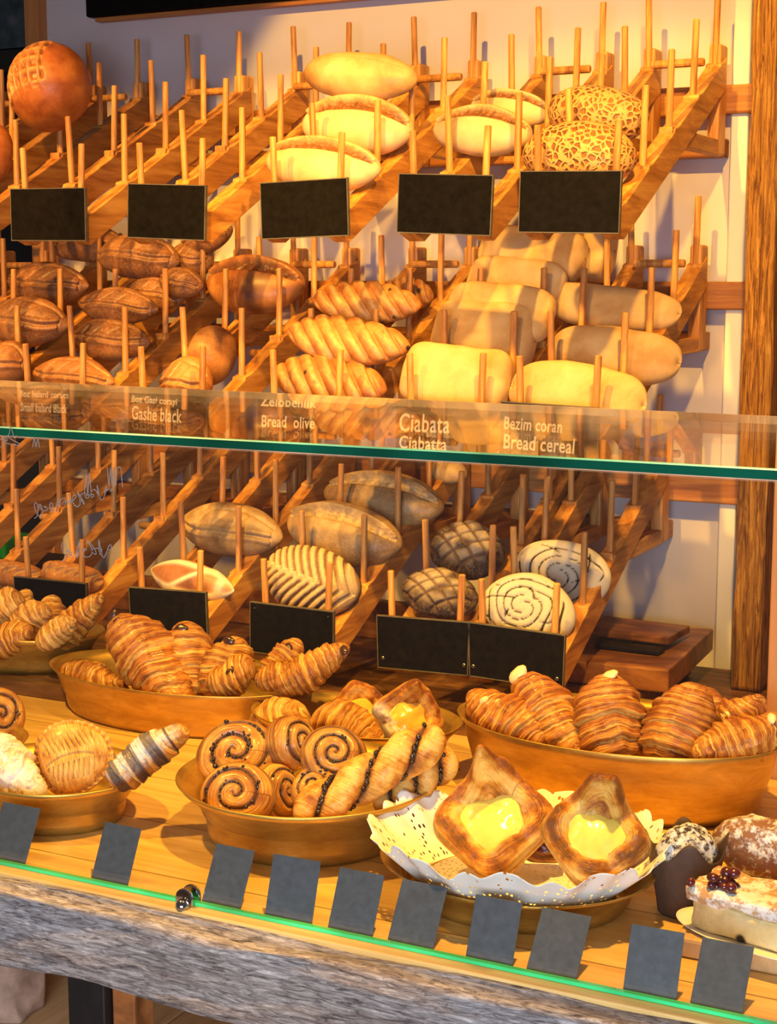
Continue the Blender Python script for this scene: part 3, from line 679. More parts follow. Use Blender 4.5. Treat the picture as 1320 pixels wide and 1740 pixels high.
def bread(tier, uc, vc, wpx, hpx, kind, mat, label, cat='bread', group=None, roll=0, tilt=58, yaw=0, dy=None, Y=None, ratio=.72, name=None):
    zb = TIERS[tier][0]
    if Y is None:
        hit = plane_hit(uc, vc+hpx/2, zb); Y0 = hit[1]
    else: Y0 = Y
    tau = radians(tilt)
    d0 = dep(atY(uc, vc, Y0)); hh = hpx*d0/F
    k = sqrt((sin(tau))**2+(ratio*cos(tau))**2); W = hh/k; H = ratio*W
    th = sqrt((W/2*cos(tau))**2+(H/2*sin(tau))**2)
    Yc = Y0+(.25*th if Y is None else 0)+(dy or 0)
    p = atY(uc, vc, Yc); d1 = dep(p)
    L = wpx*d1/F/.893
    # cross-section depth widens the silhouette a little because of the oblique view
    L = max(L-th*.5*.45, W*.8) if kind not in ('grid', 'boule', 'swirl', 'cross') else L*.893*(1.0 if ratio > .6 else 1.06)
    bseed[0] += 1
    V, q, at = bread_shape(L, W, H, kind, bseed[0], fl_=.35 if mat is M_WHITEO else 0.0)
    o = mesh(name or 'bread_loaf', V, q, mat, attrs=at)
    o.location = p; o.rotation_euler = Euler((tau, radians(roll), radians(yaw)), 'XYZ')
    tag(o, label, cat, group); return o
G1 = 'loaves on the upper rack'; G2 = 'loaves on the middle rack'; G3 = 'loaves on the lowest rack'
# upper
bread('up', 86, 148, 146, 152, 'grid', M_BOULE, 'round amber loaf with a scored grid, on the upper rack at top left', group=G1, yaw=6, roll=-14, tilt=68, name='round_loaf', ratio=.95, Y=2.27)
bread('up', -22, 262, 104, 110, 'boule', M_BOULE, 'smooth round amber loaf cut by the left edge, upper rack', group=G1, tilt=70, name='round_loaf')
bread('up', 612, 131, 202, 80, 'long', M_WHITE, 'long smooth pale loaf on top of the stack on the upper rack', group=G1, roll=7, tilt=60, Y=2.25, ratio=.9)
bread('up', 608, 216, 200, 104, 'open', M_WHITEO, 'pale torn-top loaf directly under the smooth long one, upper rack', group=G1, roll=7, Y=2.225)
bread('up', 548, 282, 208, 100, 'open', M_WHITEO, 'pale torn-top loaf just above the middle blank sign, upper rack', group=G1, roll=7, Y=2.112)
bread('up', 868, 186, 140, 66, 'open', M_WHITEO, 'pale split loaf behind another one, left of the mottled loaves', group=G1, roll=8, Y=2.34)
bread('up', 820, 224, 170, 88, 'open', M_WHITEO, 'pale loaf with a wide dark split, above the fourth blank sign', group=G1, roll=5, Y=2.225)
bread('up', 1015, 196, 172, 100, 'plain', M_TIGER, 'mottled crackle-crust loaf, rear one at upper right', group=G1, roll=10, Y=2.235, ratio=.9)
bread('up', 985, 262, 192, 112, 'plain', M_TIGER, 'mottled crackle-crust loaf, front one above the rightmost upper sign', group=G1, roll=6, Y=2.115, ratio=.9)
# middle, dark batards
D = 'dark brown batard '
for a in [
 (352, 404, 100, 56, 'leaf', 2.42, 'topmost right of the pile, under the second upper sign', -14),
 (150, 415, 150, 62, 'leaf', 2.44, 'highest at left of the pile, mostly hidden', 0),
 (236, 437, 160, 78, 'leaf', 2.36, 'with long scored leaf, below the gap of the first two upper signs', 4),
 (326, 443, 84, 70, 'leaf', 2.42, 'at rear right of the pile, touching the large split loaf', 6),
 (80, 484, 160, 78, 'batard', 2.34, 'scored with a diamond, under the leftmost upper sign', 4),
 (308, 482, 84, 54, 'leaf', 2.33, 'end showing short at the right of the pile', 10),
 (262, 500, 120, 58, 'leaf', 2.34, 'behind the leaf-scored one in the pile centre', 6),
 (200, 520, 154, 64, 'batard', 2.245, 'with pale leaf scoring in the pile centre', 4),
 (45, 548, 168, 88, 'batard', 2.225, 'at the left edge, third down, with crossed scoring', 4),
 (188, 578, 150, 74, 'batard', 2.22, 'second from bottom in the pile', 4),
 (12, 618, 92, 80, 'batard', 2.11, 'cut by the left edge just above the glass shelf', 4),
 (126, 640, 160, 66, 'batard', 2.11, 'lowest of the pile, right above the chalked Black sign', 4)]:
    u, v, w_, h_, k_, y_, lb, rl = a
    bread('mid', u, v, w_, h_, k_, M_BATARD if y_ > 2.2 else M_BROWN, D+lb, group='batards piled on the middle rack', roll=rl, Y=y_, tilt=55, ratio=.85, name='batard_loaf')
bread('mid', 432, 486, 182, 104, 'open', M_AMBER, 'large glossy brown loaf with one long split, middle rack', group=G2, roll=3, Y=2.35)
bread('mid', 362, 605, 80, 104, 'boule', M_BROWN, 'brown loaf seen end-on behind another, above the Gashe sign', group=G2, Y=2.20, ratio=.95)
bread('mid', 318, 650, 98, 88, 'leaf', M_BROWN, 'small rounded scored brown loaf just above the Gashe sign', group=G2, Y=2.11, ratio=.9)
bread('mid', 690, 500, 96, 56, 'olive', M_OLIVE, 'olive loaf end showing at the top right behind the ridged ones', group=G2, Y=2.33, roll=6)
bread('mid', 622, 516, 192, 72, 'olive', M_OLIVE, 'topmost long ridged olive loaf of the three, middle rack', group=G2, Y=2.225, roll=3)
bread('mid', 588, 580, 218, 82, 'olive', M_OLIVE, 'middle ridged olive loaf of the three, middle rack', group=G2, Y=2.13, roll=6)
bread('mid', 558, 648, 208, 88, 'olive', M_OLIVE, 'lowest ridged olive loaf, above the Bread olive sign', group=G2, Y=2.105, roll=6)
Cb = 'pale floury ciabatta '
for a in [
 (1002, 425, 66, 100, 'ciab', 2.45, 'rearmost, half hidden below the rightmost upper sign', 4),
 (905, 430, 176, 84, 'ciab', 2.39, 'highest wide one, just below the rightmost upper sign', 6),
 (878, 476, 162, 70, 'ciab', 2.34, 'second from the top of the left ciabatta column', 6),
 (850, 530, 176, 88, 'ciab', 2.24, 'third from the top of the left ciabatta column', 5),
 (825, 570, 172, 114, 'ciab', 2.222, 'between two pegs, directly above the lowest of the left column', 2),
 (776, 646, 184, 108, 'ciab', 2.108, 'lowest of the left column, above the Ciabatta sign', 4),
 (1038, 524, 214, 74, 'pillow', 2.34, 'topmost long one of the right column', 6),
 (1044, 604, 202, 92, 'pillow', 2.222, 'middle one of the three in the right column', 7),
 (980, 668, 216, 100, 'pillow', 2.108, 'lowest of the right column, above the cereal sign', 6)]:
    u, v, w_, h_, k_, y_, lb, rl = a
    bread('mid', u, v, w_, h_, k_, M_CIAB, Cb+lb, group='ciabattas on the middle rack', roll=rl, Y=y_, tilt=66, ratio=.62, name='ciabatta')
# lowest
bread('low', 760, 800, 70, 40, 'plain', M_GREYB, 'loaf end right under the green glass edge, lowest rack', group=G3, Y=2.45, roll=6)
bread('low', 652, 846, 210, 92, 'open', M_GREYB, 'olive-brown split loaf, rear one behind the pointed split loaf', group=G3, Y=2.34, roll=5)
bread('low', 392, 900, 190, 88, 'leaf', M_GREYB, 'grey-brown oval loaf with cracked top, above the white-striped one', group=G3, Y=2.228, roll=4)
bread('low', 584, 908, 208, 104, 'open', M_GREYB, 'pointed golden-brown split loaf above the feather-scored one', group=G3, Y=2.228, roll=8)
bread('low', 325, 988, 156, 66, 'stripe', M_STRIPE, 'red-brown loaf with white flour bands above the second blank lower sign', group=G3, Y=2.11, roll=8, tilt=66)
bread('low', 532, 990, 170, 110, 'feather', M_FEATH, 'dark loaf with feather-like flour ribs above the middle lower sign', group=G3, Y=2.112, roll=14, tilt=68)
bread('low', 795, 936, 134, 98, 'cross', M_DARK, 'dark rye loaf with crossed scoring, rear one', group=G3, Y=2.228, roll=8, tilt=40, ratio=.85, name='rye_loaf')
bread('low', 748, 1008, 140, 86, 'cross', M_DARK, 'dark rye loaf with flour-dusted crossed scoring, front one', group=G3, Y=2.11, roll=8, tilt=40, ratio=.85, name='rye_loaf')
bread('low', 954, 980, 162, 118, 'swirl', M_SWIRL, 'white floured round loaf with black cracks, rear one at right', group=G3, Y=2.225, roll=8, tilt=74, ratio=.5, name='floured_round_loaf')
bread('low', 898, 1034, 158, 118, 'swirl', M_SWIRL, 'white floured round loaf with swirling black cracks, front one', group=G3, Y=2.108, roll=8, tilt=74, ratio=.5, name='floured_round_loaf')
bread('low', 22, 976, 130, 44, 'baguette', M_BROWN, 'baguette at the left edge above the croissants, lowest rack', group=G3, Y=2.12, roll=4)
bread('low', 122, 982, 120, 48, 'baguette', M_BROWN, 'short baguette behind the leftmost blank lower sign', group=G3, Y=2.09, roll=6)

# ------------------------------------------------------------------ bowls
def bowl(name, cx, cy, z0, a, bb, h, rb, label, step=.42, group='brass bowls on the counter', cat='bowl', lip=.0035):
    prof = [(.02, .0), (rb-.03, .0), (rb, .006*1), (rb+.01, step*.5*h), (rb+.02, step*h), (rb+.035, (step+.03)*h), ((rb+1)/2+.005, (step+.35)*h), (.955, .88*h), (1.0, h)]
    t = .0016/a
    inner = [(1.0-t, h+.0008), (.955-t*2, .88*h), ((rb+1)/2-t*1.5, (step+.33)*h), (rb+.01, step*h), (rb-.02, .012), (.02, .006)]
    n = 96
    P = np.array([[(r*cos(2*pi*j/n)*a, r*sin(2*pi*j/n)*bb, z) for j in range(n)] for r, z in prof+inner])
    V, q = grid_closed(P); o = mesh(name, V, q, BRASS); o.location = (cx, cy, z0)
    tag(o, label, cat, group); return o
ZT = .9202
bowl('brass_bowl', -.519, 1.566, ZT, .178, .108, .078, .86, 'large oval brass bowl of white-chocolate croissants at right', .30)
bowl('brass_bowl', -1.107, 1.612, ZT, .186, .100, .057, .86, 'long oval brass bowl of chocolate croissants at left', .42)
bowl('brass_bowl', -.753, 1.316, ZT, .130, .127, .060, .76, 'round brass bowl of raisin rolls and twists in the middle', .45)
bowl('brass_bowl', -1.012, 1.247, ZT, .101, .086, .050, .74, 'small brass bowl of powdered pastries at the left front', .40)
bowl('brass_bowl', -.828, 1.560, ZT, .130, .086, .050, .78, 'brass bowl of sugared danishes behind the raisin rolls', .40)
bowl('brass_bowl', -1.425, 1.69, .9382, .134, .084, .050, .80, 'brass bowl of small croissants at the left edge on the riser', .40)
q_ = atZ(-70, 1250, .965); bowl('brass_bowl', float(q_[0])-.01, float(q_[1]), ZT, .088, .075, .042, .76, 'brass bowl cut by the left edge, holding one swirl roll', .40)
PX, PY = -.507, 1.262
bowl('brass_plate', PX, PY, ZT, .126, .108, .034, .80, 'wide shallow brass dish lined with a white paper doily', .45, group=None, cat='dish')

# ------------------------------------------------------------------ pastries
def frame_between(p, q, twist=0, tocam=True):
    p = np.array(p); q = np.array(q); x = q-p; L = np.linalg.norm(x); x /= L
    w = CC-(p+q)/2; w /= np.linalg.norm(w); w = w+np.array([0, 0, .35])
    z = w-x*(w@x); z /= np.linalg.norm(z); y = np.cross(z, x)
    c, s = cos(twist), sin(twist); y, z = y*c+z*s, z*c-y*s
    M = Matrix(((x[0], y[0], z[0], 0), (x[1], y[1], z[1], 0), (x[2], y[2], z[2], 0), (0, 0, 0, 1)))
    M.translation = Vector((p+q)/2); return M, L
def croissant_geo(L, r, seed, n=7, bend=.12, tipb=.42, tipt=.36, twist=.35, nu=230, nv=84, flat=.88):
    t = np.linspace(-1, 1, nu); a = np.linspace(0, 2*pi, nv, endpoint=False); T, A = np.meshgrid(t, a, indexing='ij')
    rs = np.random.RandomState(seed); c0 = rs.uniform(-.15, .15); f1, f2 = rs.uniform(0, 6, 2)
    base = np.where(T < c0, tipb+(1-tipb)*np.cos(np.clip((T-c0)/(1+c0), -1, 0)*pi/2)**1.1, tipt+(1-tipt)*np.cos(np.clip((T-c0)/(1-c0), 0, 1)*pi/2)**1.1)
    end = np.clip((1-np.abs(T)**10), 0, 1)**.5; end = np.clip(end, .02, 1)
    Q = np.stack([T*1.2, np.sin(A), np.cos(A)], -1)
    sg = np.where(T < c0, -1.0, 1.0)
    m = n*.62
    ph = np.abs(T-c0)**.9*m+sg*.42*np.sin(A+f1)*np.clip(np.abs(T-c0)*3, 0, 1)+.20*nz(Q, 1.6, seed)+.10*nz(Q, 4.5, seed+2)+.35
    k = np.floor(ph); saw = ph-k
    amp = .17+.07*np.sin(k*2.3+seed)
    step = saw**.55*np.clip((1-saw)/.10, 0, 1)**.6
    rad = r*base*end*(.94+amp*step*1.15)
    rad = rad+r*.012*np.sin(ph*2*pi*5+1.2*np.sin(A*3+seed)+2*nz(Q, 3, seed+4))*end
    rad = rad*(1+.07*nz(Q, 2.2, seed+5)+.025*nz(Q, 7, seed+6))
    x = T*L/2; y = rad*np.sin(A); z = rad*np.cos(A)*flat
    P = np.stack([x, y, z], -1)
    P[..., 1] += bend*L*(T**2-.3)+.02*L*np.sin(T*3+f2); P[..., 2] += -.05*L*T**2
    V, q = grid_closed(P)
    lay = np.where(saw < .14, 1.0-saw*2.5, .25+.35*np.sin(saw*9+k)*.5+.25*(saw > .86))
    puv = np.stack([ph, (A+pi) % (2*pi)-pi, T*0+seed*.37], -1).reshape(-1, 3)
    return V, q, dict(lay=lay.ravel(), puv=puv)
ps = [100]
def chips(name, mat, parent, spots, L, r, sc=1.0):
    """small chocolate pieces set on the pastry surface at (t, angle)"""
    for t, a, s in spots:
        n = 14; P = []
        rs = np.random.RandomState(int(abs(t*100+a*10))+3)
        for k in range(9):
            th = pi*k/8; P.append([(cos(2*pi*j/n)*sin(th)*1.25, sin(2*pi*j/n)*sin(th)*.8, cos(th)*.5) for j in range(n)])
        P = np.array(P); P = P*(1+.12*nz(P, 2.5, int(t*10)+5))[..., None]*s*r*sc*1.25
        V, q = grid_closed(P); rr = r*(1-abs(t)**2*.55)*.93
        o = mesh(name, V, q, mat, parent); o.location = (t*L/2, rr*sin(a), rr*cos(a)*.9-.05*L*t*t); o.rotation_euler = (-a, t*.6, t*2)
def croissant(p1, p2, wpx, label, mat=M_CROIS, group=None, chip=None, spots=(), bend=.12, n=7, tipb=.45, tipt=.36, tw=0, name='croissant', flour=None, **kw):
    a = atY(*p1); c = atY(*p2); M, L = frame_between(a, c, tw); r = wpx/2*dep((a+c)/2)/F
    ps[0] += 1
    V, q, at = croissant_geo(L*1.0, r, ps[0], n, bend, tipb, tipt, **kw)
    if flour: at['flour'] = flour(V, L, r)
    o = mesh(name, V, q, mat, attrs=at)
    o.matrix_world = M; tag(o, label, 'croissant' if name == 'croissant' else 'pastry', group)
    if chip: chips(*chip, o, spots, L, r)
    return o
# A: right bowl
WC = ('white_chocolate_chip', M_WCHOC); ga = 'croissants in the large right bowl'
croissant((965, 1285, 1.53), (788, 1178, 1.56), 86, 'glazed croissant with pale chips, leftmost in the large right bowl', M_CROISR, ga, WC, [(.52, .0, .15), (.30, -.3, .12), (.05, .3, .11)], bend=-.05, n=8)
croissant((990, 1290, 1.52), (878, 1142, 1.60), 88, 'long reddish croissant leaning left, second from left in the right bowl', M_CROISR, ga, WC, [(.82, .2, .30)], bend=.06, n=8)
croissant((1045, 1310, 1.52), (1028, 1146, 1.60), 116, 'broad ridged croissant standing in the middle of the right bowl', M_CROISR, ga, WC, [(.80, -.2, .17)], bend=.03, n=8, tipb=.5, tipt=.48)
croissant((1130, 1312, 1.53), (1185, 1160, 1.60), 118, 'broad croissant right of the middle one in the right bowl', M_CROISR, ga, None, [], bend=-.04, n=8, tipb=.62)
croissant((1215, 1230, 1.60), (1172, 1170, 1.64), 66, 'croissant tip with a pale chip behind the broad one, right bowl', M_CROISR, ga, WC, [(.3, .2, .3)], bend=.0, n=5)
croissant((1190, 1262, 1.60), (1300, 1186, 1.63), 74, 'small croissant with pale chip at the rear right of the right bowl', M_CROISR, ga, WC, [(-.1, .2, .22)], bend=.04, n=6)
croissant((1180, 1290, 1.51), (1345, 1222, 1.57), 78, 'croissant lying at the right edge of the right bowl', M_CROISR, ga, WC, [(.6, .3, .2)], bend=.04, n=7)
# B: chocolate croissants
CH = ('chocolate_chip', M_CHOC); gb = 'chocolate croissants in the long bowl'
croissant((212, 1172, 1.57), (98, 1136, 1.59), 56, 'low pale croissant at the left end of the long bowl', M_CROIS, gb, bend=-.03, n=6)
croissant((318, 1205, 1.56), (190, 1046, 1.62), 98, 'tallest glossy chocolate croissant leaning left in the long bowl', M_CROISR, gb, CH, [(.93, 0, .16), (.74, .1, .10), (.05, -.9, .12)], bend=-.04, n=8, tipt=.46)
croissant((330, 1200, 1.59), (312, 1054, 1.64), 88, 'upright croissant with a chocolate chip, second in the long bowl', M_CROIS, gb, CH, [(.68, .25, .20)], bend=.02, n=6, tipt=.46)
croissant((365, 1200, 1.59), (402, 1080, 1.64), 82, 'upright croissant with a dark chip left of its tip, third in the long bowl', M_CROIS, gb, CH, [(.72, .3, .19)], bend=-.02, n=6, tipt=.46)
croissant((352, 1174, 1.575), (428, 1130, 1.585), 60, 'croissant with curled end facing forward, front of the long bowl', M_CROIS, gb, CH, [(.35, .1, .22)], bend=.10, n=6, tipt=.62)
croissant((440, 1168, 1.60), (515, 1090, 1.65), 62, 'short croissant behind with a dark chip near its tip, right part of the long bowl', M_CROIS, gb, CH, [(.45, .2, .24)], bend=.05, n=6)
croissant((455, 1170, 1.57), (594, 1104, 1.60), 60, 'long croissant pointing out over the right rim of the long bowl', M_CROIS, gb, CH, [(.90, .1, .26)], bend=.05, n=8)
croissant((432, 1162, 1.575), (522, 1136, 1.585), 48, 'small curled croissant low at the right front of the long bowl', M_CROIS, gb, CH, [(.45, -.2, .26)], bend=.06, n=6, tipt=.6)
# C: small croissants at left
gc = 'small croissants in the left bowl'
croissant((65, 1110, 1.65), (176, 1016, 1.69), 54, 'ridged croissant sticking up at the right of the left-edge bowl', M_CROIS, gc, n=7, bend=.05)
croissant((62, 1100, 1.62), (128, 1052, 1.64), 46, 'small croissant under the ridged one in the left-edge bowl', M_CROISL, gc, n=5, bend=.05)
croissant((20, 1095, 1.65), (76, 1026, 1.67), 56, 'knobby croissant in the centre of the left-edge bowl', M_CROISL, gc, n=5, bend=-.06, tipt=.55)
croissant((-30, 1110, 1.62), (52, 1068, 1.63), 54, 'dark-ended croissant at the front of the left-edge bowl', M_CROIS, gc, n=6, bend=.06)
croissant((-20, 1060, 1.68), (34, 1010, 1.70), 62, 'pale croissant cut by the left edge, top of the bowl', M_CROISL, gc, n=4, bend=.0, tipt=.6)
croissant((30, 1060, 1.72), (46, 1000, 1.74), 42, 'croissant tip poking up highest in the left-edge bowl', M_CROISL, gc, n=4, bend=.0)
croissant((100, 1075, 1.71), (82, 1012, 1.73), 44, 'croissant tip behind, next to the ridged one, left-edge bowl', M_CROISL, gc, n=4, bend=.0, tipt=.55)

# raisin rolls
def roll_geo(R, Hh, seed, turns=2.6, nr=70, nth=150):
    r = np.linspace(0, 1, nr); th = np.linspace(0, 2*pi, nth, endpoint=False); Rr, Th = np.meshgrid(r, th, indexing='ij')
    ph = Rr**.92*turns-Th/(2*pi)+seed*.3+.10*nz(np.stack([Rr*np.cos(Th), Rr*np.sin(Th), Rr*0+seed], -1), 2.5, seed); saw = ph-np.floor(ph)
    ridge = np.sin(pi*saw)**.5
    z = Hh*(.55+.45*(1-Rr**3))*np.clip(1-Rr**10, 0, 1)**.5
    z = z+Hh*.30*(ridge-.75)*np.clip((1.0-Rr)*6, 0, 1)
    R2 = R*(1+.035*np.sin(Th*2+seed))
    x = R2*Rr*np.cos(Th); y = R2*Rr*np.sin(Th)
    top = np.stack([x, y, z+R*.03*nz(np.stack([x, y, x*0], -1)/R, 4, seed)], -1)
    # side and underside, three doughy layers
    side = []
    for k, (rr, zz) in enumerate([(1.04, -.10), (1.06, -.3), (1.02, -.42), (1.05, -.55), (1.0, -.75), (.9, -.95), (.4, -1.0), (.01, -1.0)]):
        side.append(np.stack([R2[0]*rr*np.cos(th), R2[0]*rr*np.sin(th), np.full(nth, zz*Hh)], -1))
    P = np.concatenate([top, np.array(side)], 0)
    V, q = grid_closed(P)
    groove = np.concatenate([np.exp(-((saw-np.round(saw))/.17)**2)*(Rr > .12)*(Rr < .97), np.zeros((8, nth))], 0)
    lay = np.concatenate([.25+.35*ridge, np.tile(np.array([.5, .2, .6, .2, .5, .3, .3, .3])[:, None], (1, nth))], 0)
    puv = np.concatenate([np.stack([ph*1.0, Th*.6, Th*0+seed], -1), np.tile(np.stack([np.arange(8)*.5, np.arange(8)*0., np.arange(8)*0.], -1)[:, None, :], (1, nth, 1))], 0)
    # places for raisins along the groove
    pts = []
    rs = np.random.RandomState(seed)
    for i in range(400):
        k = rs.uniform(.6, turns+.2); thx = rs.uniform(0, 2*pi)
        m = math.floor(k); rr = (m+thx/(2*pi)-(seed*.3) % 1)/turns
        if .15 < rr < .93 and len(pts) < 70: pts.append((R*rr*cos(thx)+rs.uniform(-.075, .075)*R, R*rr*sin(thx)+rs.uniform(-.075, .075)*R, Hh*(.55+.45*(1-rr**3))*.86))
    return V, q, dict(lay=lay.ravel(), puv=puv.reshape(-1, 3), score=(groove*.85).ravel()), pts
def blobs(pts, s, seed=1):
    rs = np.random.RandomState(seed); Vs = []; Fs = []; b = 0; n = 8
    for p in pts:
        k = s*rs.uniform(.7, 1.25); sq = rs.uniform(.7, 1.1, 3)
        P = np.array([[(cos(2*pi*j/n)*sin(pi*i/6), sin(2*pi*j/n)*sin(pi*i/6), cos(pi*i/6)) for j in range(n)] for i in range(7)])*k*sq
        V, q = grid_closed(P+np.array(p)); Vs.append(V); Fs.append(q+b); b += len(V)
    return np.concatenate(Vs), np.concatenate(Fs)
def face_matrix(p, nrm, up=(0, 0, 1), spin=0):
    z = np.array(nrm, float); z /= np.linalg.norm(z); x = np.cross(up, z); x /= np.linalg.norm(x); y = np.cross(z, x)
    c, s = cos(spin), sin(spin); x, y = x*c+y*s, y*c-x*s
    M = Matrix(((x[0], y[0], z[0], 0), (x[1], y[1], z[1], 0), (x[2], y[2], z[2], 0), (0, 0, 0, 1))); M.translation = Vector(p); return M
def nvec(p, side=0, up=.5):
    w = CC-np.array(p); w /= np.linalg.norm(w); return w+RR*side+np.array([0, 0, up])
def raisin_roll(u, v, Y, rpx, label, side=0, up=.4, spin=0, turns=2.6, hk=.42):
    p = atY(u, v, Y); R = rpx*dep(p)/F; ps[0] += 1
    V, q, at, pts = roll_geo(R, R*hk, ps[0] % 17, turns)
    o = mesh('raisin_roll', V, q, M_SWIRLP, attrs=at); o.matrix_world = face_matrix(p, nvec(p, side, up), spin=spin)
    tag(o, label, 'pastry', 'raisin rolls in the middle bowl')
    V, q = blobs(pts, R*.058, ps[0]); mesh('raisin_filling', V, q, M_RAISIN, o); return o
raisin_roll(472, 1345, 1.315, 46, 'raisin roll on its side, between the front-left and centre rolls', side=1.3, up=.2, hk=.6)
raisin_roll(497, 1262, 1.36, 44, 'raisin roll side seen behind the two upper spiral rolls', side=1.2, up=.4, hk=.7)
raisin_roll(536, 1338, 1.30, 42, 'small raisin roll under the dark spiral roll', side=-.4, up=.7)
raisin_roll(402, 1284, 1.33, 66, 'largest pale spiral raisin roll at the upper left of the middle bowl', side=-.15, up=.5, turns=2.4)
raisin_roll(402, 1352, 1.255, 60, 'raisin roll at the lower left of the middle bowl', side=-.2, up=.35, turns=2.5)
raisin_roll(568, 1284, 1.325, 54, 'dark glazed spiral raisin roll at the top of the middle bowl', side=.05, up=.4, turns=2.8)
# twists
def twist_geo(L, r, seed, tw=1.6, nu=200, nv=84):
    t = np.linspace(-1, 1, nu); a = np.linspace(0, 2*pi, nv, endpoint=False); T, A = np.meshgrid(t, a, indexing='ij')
    end = np.clip((1-np.abs(T)**8), .0004, 1)**.5
    ph = (2*A-T*tw*2*pi)/(2*pi); d = np.abs(ph-np.round(ph))
    rad = r*end*(.62+.44*np.sin(np.clip(d*2, 0, 1)*pi/2)**.7)
    x = T*L/2; P = np.stack([x, rad*np.sin(A), rad*np.cos(A)*.85], -1)
    P[..., 1:] += (nz(P/r, 2.0, seed)*.06*r*end)[..., None]
    V, q = grid_closed(P); score = np.exp(-(d/.07)**2)*(np.abs(T) < .95)
    puv = np.stack([(((A+pi) % (2*pi)-pi)*.8+T*5)*.55, T*3, T*0+seed], -1).reshape(-1, 3)
    rs = np.random.RandomState(seed); pts = []
    for i in range(120):
        tt = rs.uniform(-.88, .88); aa = (2*pi*rs.randint(-3, 4)+tt*tw*2*pi)/2+rs.uniform(-.10, .10)
        rr = r*.80; pts.append((tt*L/2, rr*sin(aa), rr*cos(aa)*.85))
    return V, q, dict(score=score.ravel(), lay=(.2+.6*d*2).ravel(), puv=puv), pts
def twist(p1, p2, wpx, label, seed):
    a = atY(*p1); c = atY(*p2); M, L = frame_between(a, c); r = wpx/2*dep((a+c)/2)/F
    V, q, at, pts = twist_geo(L, r, seed); o = mesh('chocolate_twist', V, q, M_DANISH, attrs=at); o.matrix_world = M
    tag(o, label, 'pastry', 'chocolate twists in the middle bowl')
    V, q = blobs(pts, r*.11, seed); mesh('chocolate_filling', V, q, M_RAISIN, o); return o
twist((640, 1380, 1.30), (772, 1278, 1.36), 70, 'chocolate twist behind and right, under the longer one in the middle bowl', 5)
twist((500, 1392, 1.235), (755, 1246, 1.33), 78, 'long chocolate-chip twist lying across the front right of the middle bowl', 3)
# G bowl
gg = 'pastries in the rear middle bowl'
croissant((425, 1250, 1.53), (520, 1212, 1.54), 84, 'plain pale folded croissant at the left of the rear middle bowl', M_CROISL, gg, n=4, bend=-.08, tipb=.6, tipt=.6)
croissant((532, 1212, 1.50), (655, 1262, 1.50), 72, 'curved croissant in front of the sugared danishes', M_CROIS, gg, n=6, bend=-.10, tipb=.6, tipt=.5)
# danish pastries
def danish_geo(R, seed, n=72, nr=56, well=.42, rim=.26, peak=(.72, .55), sq=4.5):
    th = np.linspace(0, 2*pi, n*2, endpoint=False); r = np.linspace(0, 1, nr); Rr, Th = np.meshgrid(r, th, indexing='ij')
    den = (np.abs(np.cos(Th))**sq+np.abs(np.sin(Th))**sq)**(-1/sq)
    x = R*Rr*den*np.cos(Th); y = R*Rr*den*np.sin(Th); q_ = Rr
    z = R*rim*sstep(.45, .74, q_)*(1+.25*np.sin(Th*4+seed)+.15*np.sin(Th*7+seed))*np.clip((1.0-q_**7), 0, 1)**.7+R*.05
    ux = (x-y)/R*.7071; uy = (x+y)/R*.7071
    pk = np.exp(-((ux/.52)**2+((uy-peak[0]-.15)/.42)**2))*(1+.25*np.sin(ux*9+seed))
    z += R*peak[1]*pk; fold = np.sin(Th*4+2.2*q_*3)*.05*R*sstep(.45, .8, q_); z += fold
    st = np.sin(q_*26+1.5*np.sin(Th*2))*.012*R*(q_ > .5); z += st
    z += R*.05*nz(np.stack([x, y, x*0], -1)/R, 3.5, seed)+R*.030*nz(np.stack([x, y, x*0], -1)/R, 9, seed)+R*.016*nz(np.stack([x, y, x*0], -1)/R, 22, seed+1)
    x = x*(1+.05*np.sin(Th*3+seed)); y = y*(1+.04*np.sin(Th*2+seed))
    top = np.stack([x, y, z], -1); dn = den[0]; side = []
    for rr, zz in [(1.03, -.06), (1.0, -.13), (1.04, -.20), (1.0, -.27), (.9, -.33), (.5, -.35), (.01, -.35)]:
        side.append(np.stack([R*rr*dn*np.cos(th), R*rr*dn*np.sin(th), np.full(len(th), zz*R)+R*peak[1]*.35*np.exp(-(((np.cos(th)-np.sin(th))*dn*.7071)**2+((np.cos(th)+np.sin(th))*dn*.7071-peak[0]-.15)**2)/.3)*(rr > .8)], -1))
    P = np.concatenate([top, np.array(side)], 0); V, q = grid_closed(P)
    lay = np.concatenate([.35+.35*np.sin(q_*13+Th*0)*(q_ > .45)-.15*pk, np.tile(np.array([.7, .1, .7, .1, .4, .3, .3])[:, None], (1, len(th)))], 0)
    puv = np.concatenate([np.stack([q_*3.0, Th*.7, q_*0+seed], -1), np.tile(np.stack([np.arange(7)*.7, np.arange(7)*0., np.arange(7)*0.], -1)[:, None, :], (1, len(th), 1))], 0)
    return V, q, dict(lay=lay.ravel(), puv=puv.reshape(-1, 3)), z
